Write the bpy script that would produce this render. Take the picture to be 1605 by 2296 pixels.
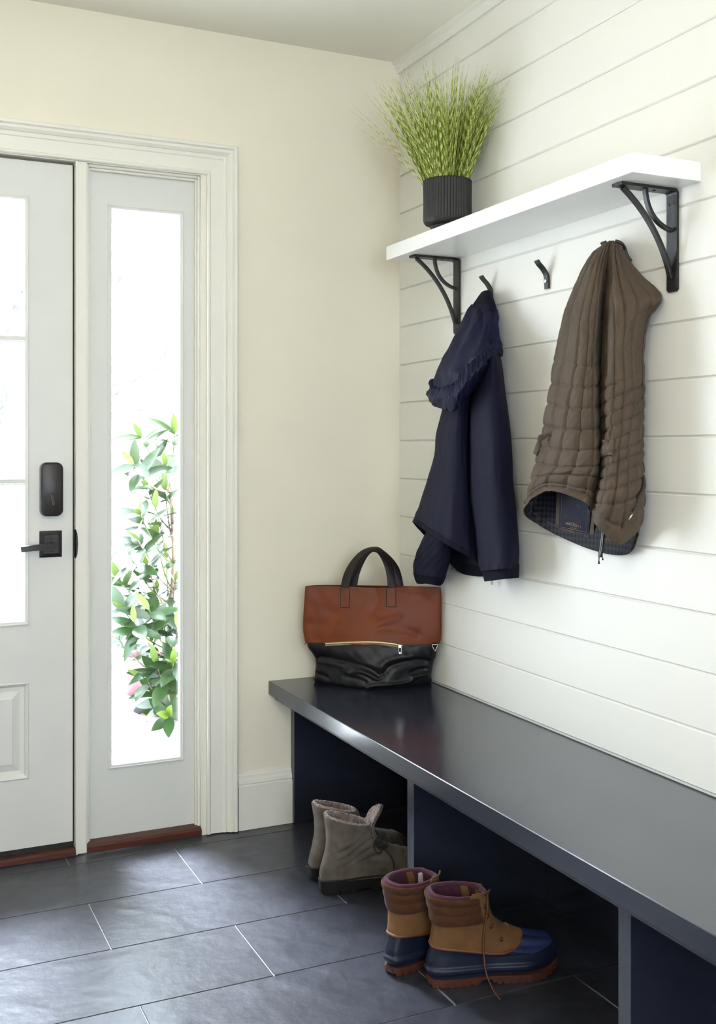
import bpy, bmesh, math, random
import numpy as np
from mathutils import Vector, Matrix

for o in list(bpy.data.objects):
    bpy.data.objects.remove(o)
scene = bpy.context.scene
COL = scene.collection
PI = math.pi

# ------------------------------------------------------------------ camera
cam_d = bpy.data.cameras.new('camera')
cam = bpy.data.objects.new('camera', cam_d)
COL.objects.link(cam)
cam.location = (-1.675, -3.2706, 1.22)
cam.rotation_euler = (PI / 2, 0, -math.atan(1112 / 2396))
cam_d.sensor_fit = 'VERTICAL'
cam_d.sensor_height = 36
cam_d.lens = 36 * 2396 / 2296
cam_d.shift_y = -141 / 2296
cam_d.clip_start = 0.05
scene.camera = cam

# ------------------------------------------------------------------ sky, exposure
world = bpy.data.worlds.new('sky')
scene.world = world
world.use_nodes = True
bg = world.node_tree.nodes['Background']
bg.inputs[0].default_value = (0.80, 0.89, 1.0, 1)
bg.inputs[1].default_value = 11.5
vs = scene.view_settings
vs.view_transform = 'Standard'
vs.look = 'None'
vs.gamma = 1
vs.use_curve_mapping = False
vs.exposure = 0.45
cy = scene.cycles
cy.max_bounces = 6
cy.diffuse_bounces = 4
cy.glossy_bounces = 2
cy.transmission_bounces = 2
cy.transparent_max_bounces = 10
cy.caustics_reflective = False
cy.caustics_refractive = False
cy.adaptive_threshold = 0.1
cy.adaptive_min_samples = 16
FILL_LAMP = 58.0                       # emission of the added, unseen warm lamp

sun_d = bpy.data.lights.new('hazy_sun', 'SUN')
sun_d.energy = 25.0
sun_d.angle = math.radians(18)
sun_d.color = (0.80, 0.87, 1.0)
sun = bpy.data.objects.new('hazy_sun', sun_d)
COL.objects.link(sun)
sun.location = (-1.5, 6, 9)
sun.rotation_euler = Vector((0.06, -0.55, -0.84)).to_track_quat('-Z', 'Y').to_euler()

def portal(loc, rot, sx, sy):
    d = bpy.data.lights.new('daylight_portal', 'AREA')
    d.shape = 'RECTANGLE'
    d.size, d.size_y = sx, sy
    d.cycles.is_portal = True
    o = bpy.data.objects.new('daylight_portal', d)
    COL.objects.link(o)
    o.location = loc
    o.rotation_euler = rot

# area lights emit along local -Z
portal((-1.56, 0.17, 1.33), (-PI / 2, 0, 0), 0.70, 1.30)          # door glass
portal((-0.87, 0.17, 1.10), (-PI / 2, 0, 0), 0.24, 1.75)          # sidelight glass
portal((-3.14, -4.55, 1.475), (0, -PI / 2, 0), 1.4, 0.45)            # added window in the left wall
portal((-1.7, -5.14, 1.40), (PI / 2, 0, 0), 1.65, 1.6)             # added window behind the camera

# ------------------------------------------------------------------ helpers
def lin(c):
    return tuple((x / 12.92 if x <= 0.04045 else ((x + 0.055) / 1.055) ** 2.4) for x in c)

def hexc(h):
    return lin(tuple(int(h[i:i + 2], 16) / 255 for i in (0, 2, 4)))

MATS = {}
def mat(name, col, rough=0.5, metal=0.0, var=0.0, vscale=8.0, bump=0.0, bscale=60.0, bdist=0.002,
        spec=0.5, sheen=0.0, coat=0.0, aniso=None, rnd=0.0, ior=None, detail=4.0):
    m = bpy.data.materials.new(name)
    m.use_nodes = True
    nt = m.node_tree
    N, L = nt.nodes, nt.links
    p = N['Principled BSDF']
    p.inputs['Base Color'].default_value = (*col, 1)
    p.inputs['Roughness'].default_value = rough
    p.inputs['Metallic'].default_value = metal
    p.inputs['Specular IOR Level'].default_value = spec
    if ior: p.inputs['IOR'].default_value = ior
    if sheen:
        p.inputs['Sheen Weight'].default_value = sheen
        p.inputs['Sheen Roughness'].default_value = 0.4
    if coat:
        p.inputs['Coat Weight'].default_value = coat
        p.inputs['Coat Roughness'].default_value = 0.15
    tc = N.new('ShaderNodeTexCoord')
    mp = N.new('ShaderNodeMapping')
    L.new(tc.outputs['Object'], mp.inputs[0])
    if aniso: mp.inputs['Scale'].default_value = aniso
    if var or rnd:
        out = None
        mix = N.new('ShaderNodeMix'); mix.data_type = 'RGBA'
        mix.inputs['A'].default_value = (*[c * (1 - var) for c in col], 1)
        mix.inputs['B'].default_value = (*[min(1, c * (1 + var)) for c in col], 1)
        if var:
            nz = N.new('ShaderNodeTexNoise')
            nz.inputs['Scale'].default_value = vscale
            nz.inputs['Detail'].default_value = detail
            L.new(mp.outputs[0], nz.inputs['Vector'])
            mr = N.new('ShaderNodeMapRange')
            mr.inputs['From Min'].default_value = 0.3
            mr.inputs['From Max'].default_value = 0.7
            L.new(nz.outputs['Fac'], mr.inputs['Value'])
            L.new(mr.outputs[0], mix.inputs['Factor'])
        else:
            mix.inputs['Factor'].default_value = 0.5
        out = mix.outputs['Result']
        if rnd:
            oi = N.new('ShaderNodeObjectInfo')
            mr2 = N.new('ShaderNodeMapRange')
            mr2.inputs['To Min'].default_value = 1 - rnd
            mr2.inputs['To Max'].default_value = 1 + rnd
            L.new(oi.outputs['Random'], mr2.inputs['Value'])
            hs = N.new('ShaderNodeHueSaturation')
            L.new(mr2.outputs[0], hs.inputs['Value'])
            L.new(out, hs.inputs['Color'])
            out = hs.outputs['Color']
        L.new(out, p.inputs['Base Color'])
    if bump:
        nb = N.new('ShaderNodeTexNoise')
        nb.inputs['Scale'].default_value = bscale
        nb.inputs['Detail'].default_value = 5
        L.new(mp.outputs[0], nb.inputs['Vector'])
        b = N.new('ShaderNodeBump')
        b.inputs['Strength'].default_value = bump
        b.inputs['Distance'].default_value = bdist
        L.new(nb.outputs['Fac'], b.inputs['Height'])
        L.new(b.outputs[0], p.inputs['Normal'])
    MATS[name] = m
    return m

def tag(o, label=None, cat=None, group=None, kind=None):
    if label: o['label'] = label
    if cat: o['category'] = cat
    if group: o['group'] = group
    if kind: o['kind'] = kind
    return o

def empty(name, loc, rz=0.0, label=None, cat=None, group=None):
    o = bpy.data.objects.new(name, None)
    COL.objects.link(o)
    o.location = loc
    o.rotation_euler = (0, 0, rz)
    o.empty_display_size = 0.05
    return tag(o, label, cat, group)

ROOT = {}
def root_loc(p):
    while p.parent: p = p.parent
    return np.array(p.location)

def link_mesh(name, me, material, parent=None):
    o = bpy.data.objects.new(name, me)
    COL.objects.link(o)
    if material and not me.materials:
        me.materials.append(material)
    if parent: o.parent = parent
    return o

def part(name, V, F, material, parent=None, smooth=True, local=False, angle=None, label=None):
    """one mesh object; V in world metres (or in the thing's own frame when local)"""
    V = np.asarray(V, dtype=float).reshape(-1, 3)
    if parent is not None and not local:
        V = V - root_loc(parent)
    me = bpy.data.meshes.new(name)
    me.from_pydata([tuple(v) for v in V], [], [tuple(f) for f in F])
    me.update()
    if smooth:
        me.polygons.foreach_set('use_smooth', [True] * len(me.polygons))
        if angle:
            me.set_sharp_from_angle(angle=math.radians(angle))
    o = link_mesh(name, me, material, parent)
    if label: o['label'] = label
    return o

def join(*parts):
    V, F, n = [], [], 0
    for v, f in parts:
        v = np.asarray(v, dtype=float).reshape(-1, 3)
        V.append(v)
        F += [tuple(i + n for i in ff) for ff in f]
        n += len(v)
    return np.concatenate(V), F

def box(x0, x1, y0, y1, z0, z1, b=0.0, seg=1):
    x0, x1 = min(x0, x1), max(x0, x1); y0, y1 = min(y0, y1), max(y0, y1); z0, z1 = min(z0, z1), max(z0, z1)
    V = [(x, y, z) for x in (x0, x1) for y in (y0, y1) for z in (z0, z1)]
    F = [(0, 1, 3, 2), (4, 6, 7, 5), (0, 4, 5, 1), (2, 3, 7, 6), (0, 2, 6, 4), (1, 5, 7, 3)]
    if b <= 0:
        return np.array(V), F
    bm = bmesh.new()
    vs_ = [bm.verts.new(v) for v in V]
    for f in F: bm.faces.new([vs_[i] for i in f])
    bmesh.ops.bevel(bm, geom=bm.edges[:], offset=b, segments=seg, affect='EDGES', profile=0.5)
    bm.verts.index_update()
    r = np.array([v.co[:] for v in bm.verts]), [tuple(v.index for v in f.verts) for f in bm.faces]
    bm.free()
    return r

def catmull(P, n, closed):
    """P (k, ...) -> n samples"""
    P = np.asarray(P, dtype=float)
    k = len(P)
    if closed:
        t = np.arange(n) * k / n
        i = np.floor(t).astype(int)
        idx = [(i - 1) % k, i % k, (i + 1) % k, (i + 2) % k]
    else:
        t = np.linspace(0, k - 1, n)
        i = np.minimum(np.floor(t).astype(int), k - 2)
        idx = [np.maximum(i - 1, 0), i, i + 1, np.minimum(i + 2, k - 1)]
    f = (t - i).reshape((-1,) + (1,) * (P.ndim - 1))
    a, b, c, d = (P[j] for j in idx)
    return 0.5 * ((2 * b) + (c - a) * f + (2 * a - 5 * b + 4 * c - d) * f ** 2 + (3 * b - a - 3 * c + d) * f ** 3)

def surf(rows, nu, nv, closed=True):
    R = np.asarray(rows, dtype=float)                 # (rows, cols, 3)
    A = np.stack([catmull(r, nu, closed) for r in R])  # rows, nu, 3
    return catmull(A, nv, False)                       # nv, nu, 3

def gnormals(G, closed=True):
    if closed:
        du = np.roll(G, -1, 1) - np.roll(G, 1, 1)
    else:
        du = np.gradient(G, axis=1)
    dv = np.gradient(G, axis=0)
    n = np.cross(du, dv)
    l = np.linalg.norm(n, axis=2, keepdims=True)
    return n / np.maximum(l, 1e-9)

def grid(G, closed=True, cap0=False, cap1=False, flip=False):
    nv, nu = G.shape[:2]
    V = G.reshape(-1, 3)
    F = []
    m = nu if closed else nu - 1
    for i in range(nv - 1):
        for j in range(m):
            a = i * nu + j; b = i * nu + (j + 1) % nu
            F.append((a, b, b + nu, a + nu))
    if cap0: F.append(tuple(range(nu - 1, -1, -1)))
    if cap1: F.append(tuple((nv - 1) * nu + j for j in range(nu)))
    if flip: F = [f[::-1] for f in F]
    return V, F

def solid(G, th, closed=True):
    """a sheet given thickness th along its normals, edges closed"""
    n = gnormals(G, closed)
    H = G - n * th
    nv, nu = G.shape[:2]
    V = np.concatenate([G.reshape(-1, 3), H.reshape(-1, 3)])
    F = []
    o = nv * nu
    m = nu if closed else nu - 1
    for i in range(nv - 1):
        for j in range(m):
            a = i * nu + j; b = i * nu + (j + 1) % nu
            F.append((a, b, b + nu, a + nu))
            F.append((o + a + nu, o + b + nu, o + b, o + a))
    for j in range(m):
        a, b = j, (j + 1) % nu
        F.append((b, a, o + a, o + b))
        a, b = (nv - 1) * nu + j, (nv - 1) * nu + (j + 1) % nu
        F.append((a, b, o + b, o + a))
    if not closed:
        for i in range(nv - 1):
            a, b = i * nu, (i + 1) * nu
            F.append((a, b, o + b, o + a))
            a, b = i * nu + nu - 1, (i + 1) * nu + nu - 1
            F.append((b, a, o + a, o + b))
    return V, F

def frames(P, closed=False):
    P = np.asarray(P, dtype=float)
    T = (np.roll(P, -1, 0) - np.roll(P, 1, 0)) if closed else np.gradient(P, axis=0)
    T /= np.maximum(np.linalg.norm(T, axis=1, keepdims=True), 1e-9)
    up = np.array([0, 0, 1.0]) if abs(T[0][2]) < 0.9 else np.array([1.0, 0, 0])
    n = np.cross(T[0], up); n /= np.linalg.norm(n)
    Ns = []
    for t in T:
        n = n - t * np.dot(n, t); n /= np.linalg.norm(n)
        Ns.append(n)
    Ns = np.array(Ns)
    return T, Ns, np.cross(T, Ns)

def tube(P, r, seg=8, closed=False, caps=True):
    P = np.asarray(P, dtype=float)
    T, A, B = frames(P, closed)
    r = np.broadcast_to(np.asarray(r, dtype=float), (len(P),))
    th = np.arange(seg) * 2 * PI / seg
    G = P[:, None] + r[:, None, None] * (np.cos(th)[None, :, None] * A[:, None] + np.sin(th)[None, :, None] * B[:, None])
    if closed:
        G = np.concatenate([G, G[:1]])
        return grid(G)
    return grid(G, True, caps, caps)

def strap(P, W, w, t):
    """flat band along P; W across directions (n,3); width w, thickness t (arrays ok)"""
    P = np.asarray(P, dtype=float); W = np.asarray(W, dtype=float)
    W = np.broadcast_to(W, P.shape)
    T = np.gradient(P, axis=0); T /= np.linalg.norm(T, axis=1, keepdims=True)
    W = W - T * np.sum(W * T, axis=1, keepdims=True); W = W / np.linalg.norm(W, axis=1, keepdims=True)
    N_ = np.cross(T, W)
    w = np.broadcast_to(np.asarray(w, float), (len(P),))[:, None]; t = np.broadcast_to(np.asarray(t, float), (len(P),))[:, None]
    b = 0.25
    q = [(-1, -1 + b), (-1, 1 - b), (-1 + b * 0.3, 1), (1 - b * 0.3, 1), (1, 1 - b), (1, -1 + b), (1 - b * 0.3, -1), (-1 + b * 0.3, -1)]
    G = np.stack([P + W * w / 2 * a + N_ * t / 2 * c for a, c in q], axis=1)
    return grid(G, True, True, True)

def lathe(prof, n, c=(0, 0, 0), rib=0.0, nrib=0, cap0=True, cap1=False):
    th = np.arange(n) * 2 * PI / n
    rr = np.array([p[0] for p in prof]); zz = np.array([p[1] for p in prof])
    k = np.array([p[2] if len(p) > 2 else 0 for p in prof])
    mod = 1 - rib * k[:, None] * (np.abs(np.sin(th * nrib / 2))[None, :] < 0.35)
    R = rr[:, None] * mod
    G = np.stack([c[0] + R * np.cos(th), c[1] + R * np.sin(th), np.broadcast_to(c[2] + zz[:, None], R.shape)], axis=2)
    return grid(G, True, cap0, cap1)

def disc(c, nrm, r, h, n=12, ir=0.0):
    """short cylinder (or ring) at c along nrm"""
    nrm = np.array(nrm, float); nrm /= np.linalg.norm(nrm)
    a = np.cross(nrm, (0, 0, 1.0) if abs(nrm[2]) < 0.9 else (1.0, 0, 0)); a /= np.linalg.norm(a)
    b = np.cross(nrm, a); c = np.array(c, float)
    th = np.arange(n) * 2 * PI / n
    circ = np.cos(th)[:, None] * a + np.sin(th)[:, None] * b
    if ir:
        rows = [c + circ * ir, c + circ * ir + nrm * h, c + circ * (r * 0.85 + ir * 0.15) + nrm * h, c + circ * r + nrm * h * 0.6, c + circ * r]
        return grid(np.stack(rows))
    rows = [c + circ * r, c + circ * r + nrm * h * 0.7, c + circ * r * 0.85 + nrm * h]
    return grid(np.stack(rows), True, True, True)

def prism(pts, axis, a0, a1):
    """2D polygon extruded along axis; pts are the two remaining coordinates in xyz order"""
    n = len(pts)
    def mk(p, a):
        if axis == 'x': return (a, p[0], p[1])
        if axis == 'y': return (p[0], a, p[1])
        return (p[0], p[1], a)
    V = [mk(p, a0) for p in pts] + [mk(p, a1) for p in pts]
    F = [tuple(range(n - 1, -1, -1)), tuple(range(n, 2 * n))]
    F += [(i, (i + 1) % n, n + (i + 1) % n, n + i) for i in range(n)]
    return np.array(V), F

def fix_normals(o):
    bm = bmesh.new(); bm.from_mesh(o.data)
    bmesh.ops.recalc_face_normals(bm, faces=bm.faces)
    bm.to_mesh(o.data); bm.free()
    return o

def wob(*a):
    """cheap smooth pseudo noise from sines"""
    x, y, s = a
    return (np.sin(x * 1.7 + s) * np.cos(y * 1.3 - s * 2) + 0.6 * np.sin(x * 3.1 - y * 2.3 + s * 3.3) + 0.4 * np.cos(x * 5.3 + y * 4.1 + s)) / 2.0
# ------------------------------------------------------------------ materials of the room
m_wall = mat('beige_wall_paint', (0.82, 0.77, 0.64), 0.75, var=0.02, vscale=3, bump=0.08, bscale=250, bdist=0.001)
m_ceil = mat('ceiling_paint', (0.90, 0.875, 0.79), 0.8, bump=0.05, bscale=200, bdist=0.001)
m_ship = mat('white_board_paint', (0.80, 0.79, 0.745), 0.42, var=0.015, vscale=5, bump=0.05, bscale=40, aniso=(1, 0.08, 1), bdist=0.001)
m_trim = mat('cream_trim_paint', (0.80, 0.78, 0.71), 0.42, var=0.015, vscale=6, bump=0.04, bscale=60, bdist=0.001)
m_door = mat('door_paint', (0.71, 0.71, 0.68), 0.4, var=0.02, vscale=5, bump=0.05, bscale=50, bdist=0.001)
m_shelf = mat('white_shelf_paint', (0.85, 0.845, 0.82), 0.35, var=0.01, bump=0.03, bscale=60, bdist=0.0005)
m_bench = mat('slate_blue_bench_paint', (0.020, 0.0235, 0.038), 0.20, var=0.10, vscale=14, bump=0.03, bscale=30, aniso=(3, 0.3, 3), bdist=0.0003, ior=1.85)
m_grout = mat('grey_grout', (0.26, 0.26, 0.26), 0.85, var=0.2, vscale=40)
m_mahog = mat('mahogany_sill', (0.075, 0.017, 0.008), 0.4, var=0.3, vscale=20, aniso=(1, 8, 8))
m_black = mat('black_iron', (0.012, 0.012, 0.013), 0.42, bump=0.05, bscale=300, bdist=0.0004)
m_bronze = mat('dark_bronze', (0.020, 0.016, 0.016), 0.38, metal=0.2, var=0.1, vscale=60)
m_copper = mat('worn_copper_edge', (0.22, 0.09, 0.05), 0.35, metal=0.8)
m_grey_plastic = mat('grey_lock_housing', (0.42, 0.41, 0.38), 0.4)
m_strip = mat('black_weather_strip', (0.015, 0.012, 0.012), 0.6)
m_brass = mat('aged_brass', (0.35, 0.25, 0.10), 0.35, metal=0.9)
m_steel = mat('bright_steel', (0.62, 0.61, 0.58), 0.25, metal=1.0)

# slate tiles
m_tile = bpy.data.materials.new('slate_tile'); m_tile.use_nodes = True
nt = m_tile.node_tree; N, L = nt.nodes, nt.links
p = N['Principled BSDF']
geo = N.new('ShaderNodeNewGeometry'); oi = N.new('ShaderNodeObjectInfo')
off = N.new('ShaderNodeVectorMath'); off.operation = 'ADD'
sc_ = N.new('ShaderNodeVectorMath'); sc_.operation = 'SCALE'; sc_.inputs['Scale'].default_value = 31.0
cmb = N.new('ShaderNodeCombineXYZ')
L.new(oi.outputs['Random'], cmb.inputs[0]); L.new(oi.outputs['Random'], cmb.inputs[1]); L.new(cmb.outputs[0], sc_.inputs[0])
L.new(geo.outputs['Position'], off.inputs[0]); L.new(sc_.outputs[0], off.inputs[1])
n1 = N.new('ShaderNodeTexNoise'); n1.inputs['Scale'].default_value = 9.0; n1.inputs['Detail'].default_value = 10; n1.inputs['Roughness'].default_value = 0.68; n1.inputs['Distortion'].default_value = 1.2
L.new(off.outputs[0], n1.inputs['Vector'])
cr = N.new('ShaderNodeValToRGB')
cr.color_ramp.elements[0].position = 0.30; cr.color_ramp.elements[0].color = (0.015, 0.016, 0.022, 1)
cr.color_ramp.elements[1].position = 0.72; cr.color_ramp.elements[1].color = (0.044, 0.046, 0.058, 1)
L.new(n1.outputs['Fac'], cr.inputs[0])
# cleft ridges
n2 = N.new('ShaderNodeTexNoise'); n2.noise_type = 'RIDGED_MULTIFRACTAL'; n2.inputs['Scale'].default_value = 5.0; n2.inputs['Detail'].default_value = 9
n2.inputs['Distortion'].default_value = 1.6
L.new(off.outputs[0], n2.inputs['Vector'])
rr = N.new('ShaderNodeMapRange'); rr.inputs['From Min'].default_value = 0.55; rr.inputs['From Max'].default_value = 1.25
L.new(n2.outputs['Fac'], rr.inputs['Value'])
mx = N.new('ShaderNodeMix'); mx.data_type = 'RGBA'; mx.inputs['B'].default_value = (0.085, 0.085, 0.10, 1)
mlt = N.new('ShaderNodeMath'); mlt.operation = 'MULTIPLY'; mlt.inputs[1].default_value = 0.6
L.new(rr.outputs[0], mlt.inputs[0]); L.new(mlt.outputs[0], mx.inputs['Factor'])
L.new(cr.outputs[0], mx.inputs['A'])
hs = N.new('ShaderNodeHueSaturation'); mr2 = N.new('ShaderNodeMapRange'); mr2.inputs['To Min'].default_value = 0.85; mr2.inputs['To Max'].default_value = 1.15
L.new(oi.outputs['Random'], mr2.inputs['Value']); L.new(mr2.outputs[0], hs.inputs['Value']); L.new(mx.outputs['Result'], hs.inputs['Color'])
L.new(hs.outputs[0], p.inputs['Base Color'])
p.inputs['Roughness'].default_value = 0.34; p.inputs['IOR'].default_value = 1.6
ad = N.new('ShaderNodeMath'); ad.operation = 'ADD'
n3 = N.new('ShaderNodeTexNoise'); n3.inputs['Scale'].default_value = 30; n3.inputs['Detail'].default_value = 4
L.new(off.outputs[0], n3.inputs['Vector'])
m3 = N.new('ShaderNodeMath'); m3.operation = 'MULTIPLY'; m3.inputs[1].default_value = 0.5
L.new(n3.outputs['Fac'], m3.inputs[0])
L.new(n2.outputs['Fac'], ad.inputs[0]); L.new(m3.outputs[0], ad.inputs[1])
bp = N.new('ShaderNodeBump'); bp.inputs['Strength'].default_value = 0.42; bp.inputs['Distance'].default_value = 0.006
L.new(ad.outputs[0], bp.inputs['Height']); L.new(bp.outputs[0], p.inputs['Normal'])

# clear window glass: lets the light straight through, reflects at grazing angles
m_glass = bpy.data.materials.new('window_glass'); m_glass.use_nodes = True
nt = m_glass.node_tree; N, L = nt.nodes, nt.links
N.remove(N['Principled BSDF'])
tr = N.new('ShaderNodeBsdfTransparent'); tr.inputs[0].default_value = (0.97, 0.98, 0.98, 1)
gl = N.new('ShaderNodeBsdfGlossy'); gl.inputs['Roughness'].default_value = 0.02
fr = N.new('ShaderNodeFresnel')
gb = N.new('ShaderNodeNewGeometry'); gi = N.new('ShaderNodeMapRange')      # same index of refraction on both faces of the thin pane
gi.inputs['To Min'].default_value = 1.45; gi.inputs['To Max'].default_value = 1 / 1.45
L.new(gb.outputs['Backfacing'], gi.inputs['Value']); L.new(gi.outputs[0], fr.inputs[0])
ms = N.new('ShaderNodeMixShader')
L.new(fr.outputs[0], ms.inputs[0]); L.new(tr.outputs[0], ms.inputs[1]); L.new(gl.outputs[0], ms.inputs[2])
L.new(ms.outputs[0], N['Material Output'].inputs[0])

def struct(name, VF, m, parent=None, smooth=False):
    o = part(name, VF[0], VF[1], m, parent, smooth=smooth)
    if parent is None: o['kind'] = 'structure'
    return o

XL, YB, H = -3.0, -5.0, 2.545
# ------------------------------------------------------------------ floor of slate tiles
fl = struct('floor', box(XL - 0.15, 0.16, YB - 0.15, 0.14, -0.12, -0.0018), m_grout)
fl['label'] = 'dark slate tile floor laid in running bond'
TL, TW, GAP = 0.629, 0.290, 0.003
tile_cache = {}
def tile_mesh(w, h):
    k = (round(w, 3), round(h, 3))
    if k not in tile_cache:
        V, F = box(-w / 2, w / 2, -h / 2, h / 2, -0.010, 0.0, 0.0009)
        me = bpy.data.meshes.new('tile')
        me.from_pydata([tuple(v) for v in V], [], F); me.materials.append(m_tile)
        tile_cache[k] = me
    return tile_cache[k]
rows_y = [(0.012, -0.073)] + [(-0.073 - k * TW, max(-0.073 - (k + 1) * TW, YB)) for k in range(17)]
for i, (ya, yb) in enumerate(rows_y):
    x0 = (-1.123 if i % 2 == 0 else -0.808) - 4 * TL
    while x0 < 0.0:
        a, b = max(x0, XL), min(x0 + TL, 0.03)
        x0 += TL
        if b - a < 0.02 or ya - yb < 0.02: continue
        o = link_mesh('slate_tile', tile_mesh(b - a - GAP, ya - yb - GAP), None, fl)
        o.location = ((a + b) / 2, (ya + yb) / 2, 0)

# ------------------------------------------------------------------ ceiling and walls
struct('ceiling', box(XL - 0.15, 0.15, YB - 0.15, 0.15, H, H + 0.12), m_ceil)
DX0, DX1, DZ1 = -2.075, -0.690, 2.098        # opening of door and sidelight
back = join(box(DX1, 0.15, 0, 0.14, 0, H), box(XL - 0.15, DX0, 0, 0.14, 0, H), box(DX0, DX1, 0, 0.14, DZ1, H))
struct('wall_back', back, m_wall)
def holed(axis, a, b, lo, hi, w0, w1, z0, z1):
    """wall with one window opening; axis 'x' = wall lies at x in (a,b), runs lo..hi in y"""
    seg = [(lo, w0, 0, H), (w1, hi, 0, H), (w0, w1, 0, z0), (w0, w1, z1, H)]
    if axis == 'x': return join(*[box(a, b, s[0], s[1], s[2], s[3]) for s in seg])
    return join(*[box(s[0], s[1], a, b, s[2], s[3]) for s in seg])
W2 = (-4.75, -4.35, 0.80, 2.15)
W3 = (-2.50, -0.90, 0.65, 2.15)
struct('wall_left', holed('x', XL - 0.14, XL, YB, 0, *W2), m_wall)
struct('wall_front', holed('y', YB - 0.14, YB, XL, 0.15, *W3), m_wall)
wr = struct('wall_right', box(0.0055, 0.15, YB, 0.0, 0, H), m_ship)
wr['label'] = 'white shiplap wall above the bench'
# shiplap boards, each its own piece
BP = 0.1297
def board_mesh(h):
    e = 0.0022
    pts = [(0.0105, -h / 2 + 0.0), (0.003, -h / 2), (0.0, -h / 2 + e * 1.3), (0.0, h / 2 - e), (0.002, h / 2), (0.0105, h / 2)]
    V, F = prism([(x, z) for x, z in pts], 'y', 0.0, YB)
    me = bpy.data.meshes.new('shiplap_board'); me.from_pydata([tuple(v) for v in V], [], F); me.materials.append(m_ship)
    bm = bmesh.new(); bm.from_mesh(me); bmesh.ops.recalc_face_normals(bm, faces=bm.faces); bm.to_mesh(me); bm.free()
    return me
bmesh_full = board_mesh(BP - 0.0030)
for k in range(-6, 10):
    zc = 1.2478 + (k + 0.5) * BP
    if k == 9:
        o = link_mesh('shiplap_board', board_mesh(H - (1.2478 + 9 * BP) - 0.0025), None, wr)
        o.location = (0, 0, (H + 1.2478 + 9 * BP + 0.0025) / 2)
    else:
        o = link_mesh('shiplap_board', bmesh_full, None, wr)
        o.location = (0, 0, zc)
# dark painted wall strip below the bench
struct('trim_1', box(0.003, 0.012, YB, -0.002, 0.0, 0.425), m_bench)
# crown strip along the boarded wall
cp = [(0.006, 2.507), (-0.010, 2.507), (-0.012, 2.517), (-0.017, 2.523), (-0.019, 2.532), (-0.028, 2.537), (-0.029, H), (0.006, H)]
fix_normals(struct('trim_2', prism(cp, 'y', -0.0005, YB), m_ship))

# baseboards
def baseboard(name, pts_fn, a0, a1, axis):
    pr_ = [(0.0, 0.0), (0.0, 0.178), (0.006, 0.178), (0.010, 0.171), (0.010, 0.164), (0.015, 0.158), (0.017, 0.147), (0.013, 0.143), (0.013, 0.141), (0.019, 0.139), (0.019, 0.0)]
    return fix_normals(struct(name, prism([pts_fn(q) for q in pr_], axis, a0, a1), m_trim))
baseboard('baseboard_back', lambda q: (-q[0] - 0.0003, q[1] + 0.001), -0.5845, -0.4012, 'x')
bl = baseboard('baseboard_back', lambda q: (-q[0] - 0.0003, q[1] + 0.001), XL, -2.185, 'x')
baseboard('baseboard_left', lambda q: (XL + q[0] + 0.0003, q[1] + 0.001), -0.02, YB, 'y')
baseboard('baseboard_front', lambda q: (YB + q[0] + 0.0003, q[1] + 0.001), XL + 0.02, -0.5, 'x')

# door casing: moulded profile swept up, across and down with mitred corners
CW = 0.098
prof = [(0.0, -0.001), (0.0, 0.010), (0.003, 0.0135), (0.008, 0.0135), (0.011, 0.010), (0.013, 0.0075), (0.050, 0.0105), (0.053, 0.013), (0.060, 0.0145), (0.064, 0.0125),
        (0.066, 0.016), (0.074, 0.0215), (0.080, 0.0225), (0.083, 0.0205), (0.086, 0.026), (0.094, 0.027), (CW, 0.0235), (CW, -0.001)]
iL, iR, iT = -2.078, -0.6865, 2.0865
rows = []
for (cx_, cz_, sx_, sz_) in ((iR, 0.003, 1, 0), (iR, iT, 1, 1), (iL, iT, -1, 1), (iL, 0.003, -1, 0)):
    rows.append([(cx_ + sx_ * w, -p_, cz_ + sz_ * w) for w, p_ in prof])
G = np.array(rows)
tr3 = fix_normals(struct('trim_3', grid(G, True, True, True), m_trim))
tr3['label'] = 'moulded cream casing around the door and sidelight'

# jamb lining, mullion post and stops inside the opening
jam = join(box(DX1 - 0.014, DX1 + 0.001, -0.001, 0.139, 0.0, DZ1), box(DX0 - 0.001, DX0 + 0.014, -0.001, 0.139, 0.0, DZ1),
           box(DX0 + 0.014, DX1 - 0.014, -0.001, 0.139, DZ1 - 0.014, DZ1 + 0.001))
jam = join(jam, box(-2.061, -1.094, 0.062, 0.095, 2.060, 2.0845), box(-1.110, -1.0935, 0.062, 0.095, 0.03, 2.06), box(-2.061, -2.046, 0.062, 0.095, 0.03, 2.06))
struct('trim_4', jam, m_trim)
# small stepped stops at the sidelight
stops = join(box(-0.712, -0.704, 0.008, 0.030, 0.02, 2.084, 0.002), box(-0.718, -0.712, 0.016, 0.030, 0.02, 2.076, 0.002),
             box(-1.060, -1.053, 0.006, 0.030, 0.02, 2.084, 0.002), box(-1.053, -1.047, 0.015, 0.030, 0.02, 2.076, 0.002),
             box(-1.053, -0.712, 0.008, 0.030, 2.076, 2.084, 0.002), box(-1.047, -0.718, 0.016, 0.030, 2.068, 2.076, 0.002))
struct('trim_5', stops, m_trim)
mull = join(box(-1.0935, -1.060, -0.006, 0.138, 0.003, 2.084, 0.0015), box(-1.0935, -1.088, -0.009, -0.005, 0.003, 2.084))
struct('trim_6', mull, m_trim)
# mahogany sills
sl1 = struct('trim_7', prism([(-0.012, 0.003), (-0.012, 0.020), (-0.004, 0.027), (0.036, 0.031), (0.036, 0.003)], 'x', -1.0595, -0.7045), m_mahog)
fix_normals(sl1)['label'] = 'mahogany sill under the sidelight'
sl2 = struct('trim_8', prism([(-0.014, 0.003), (-0.014, 0.016), (-0.008, 0.021), (0.140, 0.023), (0.140, 0.003)], 'x', -2.061, -1.094), m_mahog)
fix_normals(sl2)['label'] = 'mahogany threshold under the door'

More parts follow.
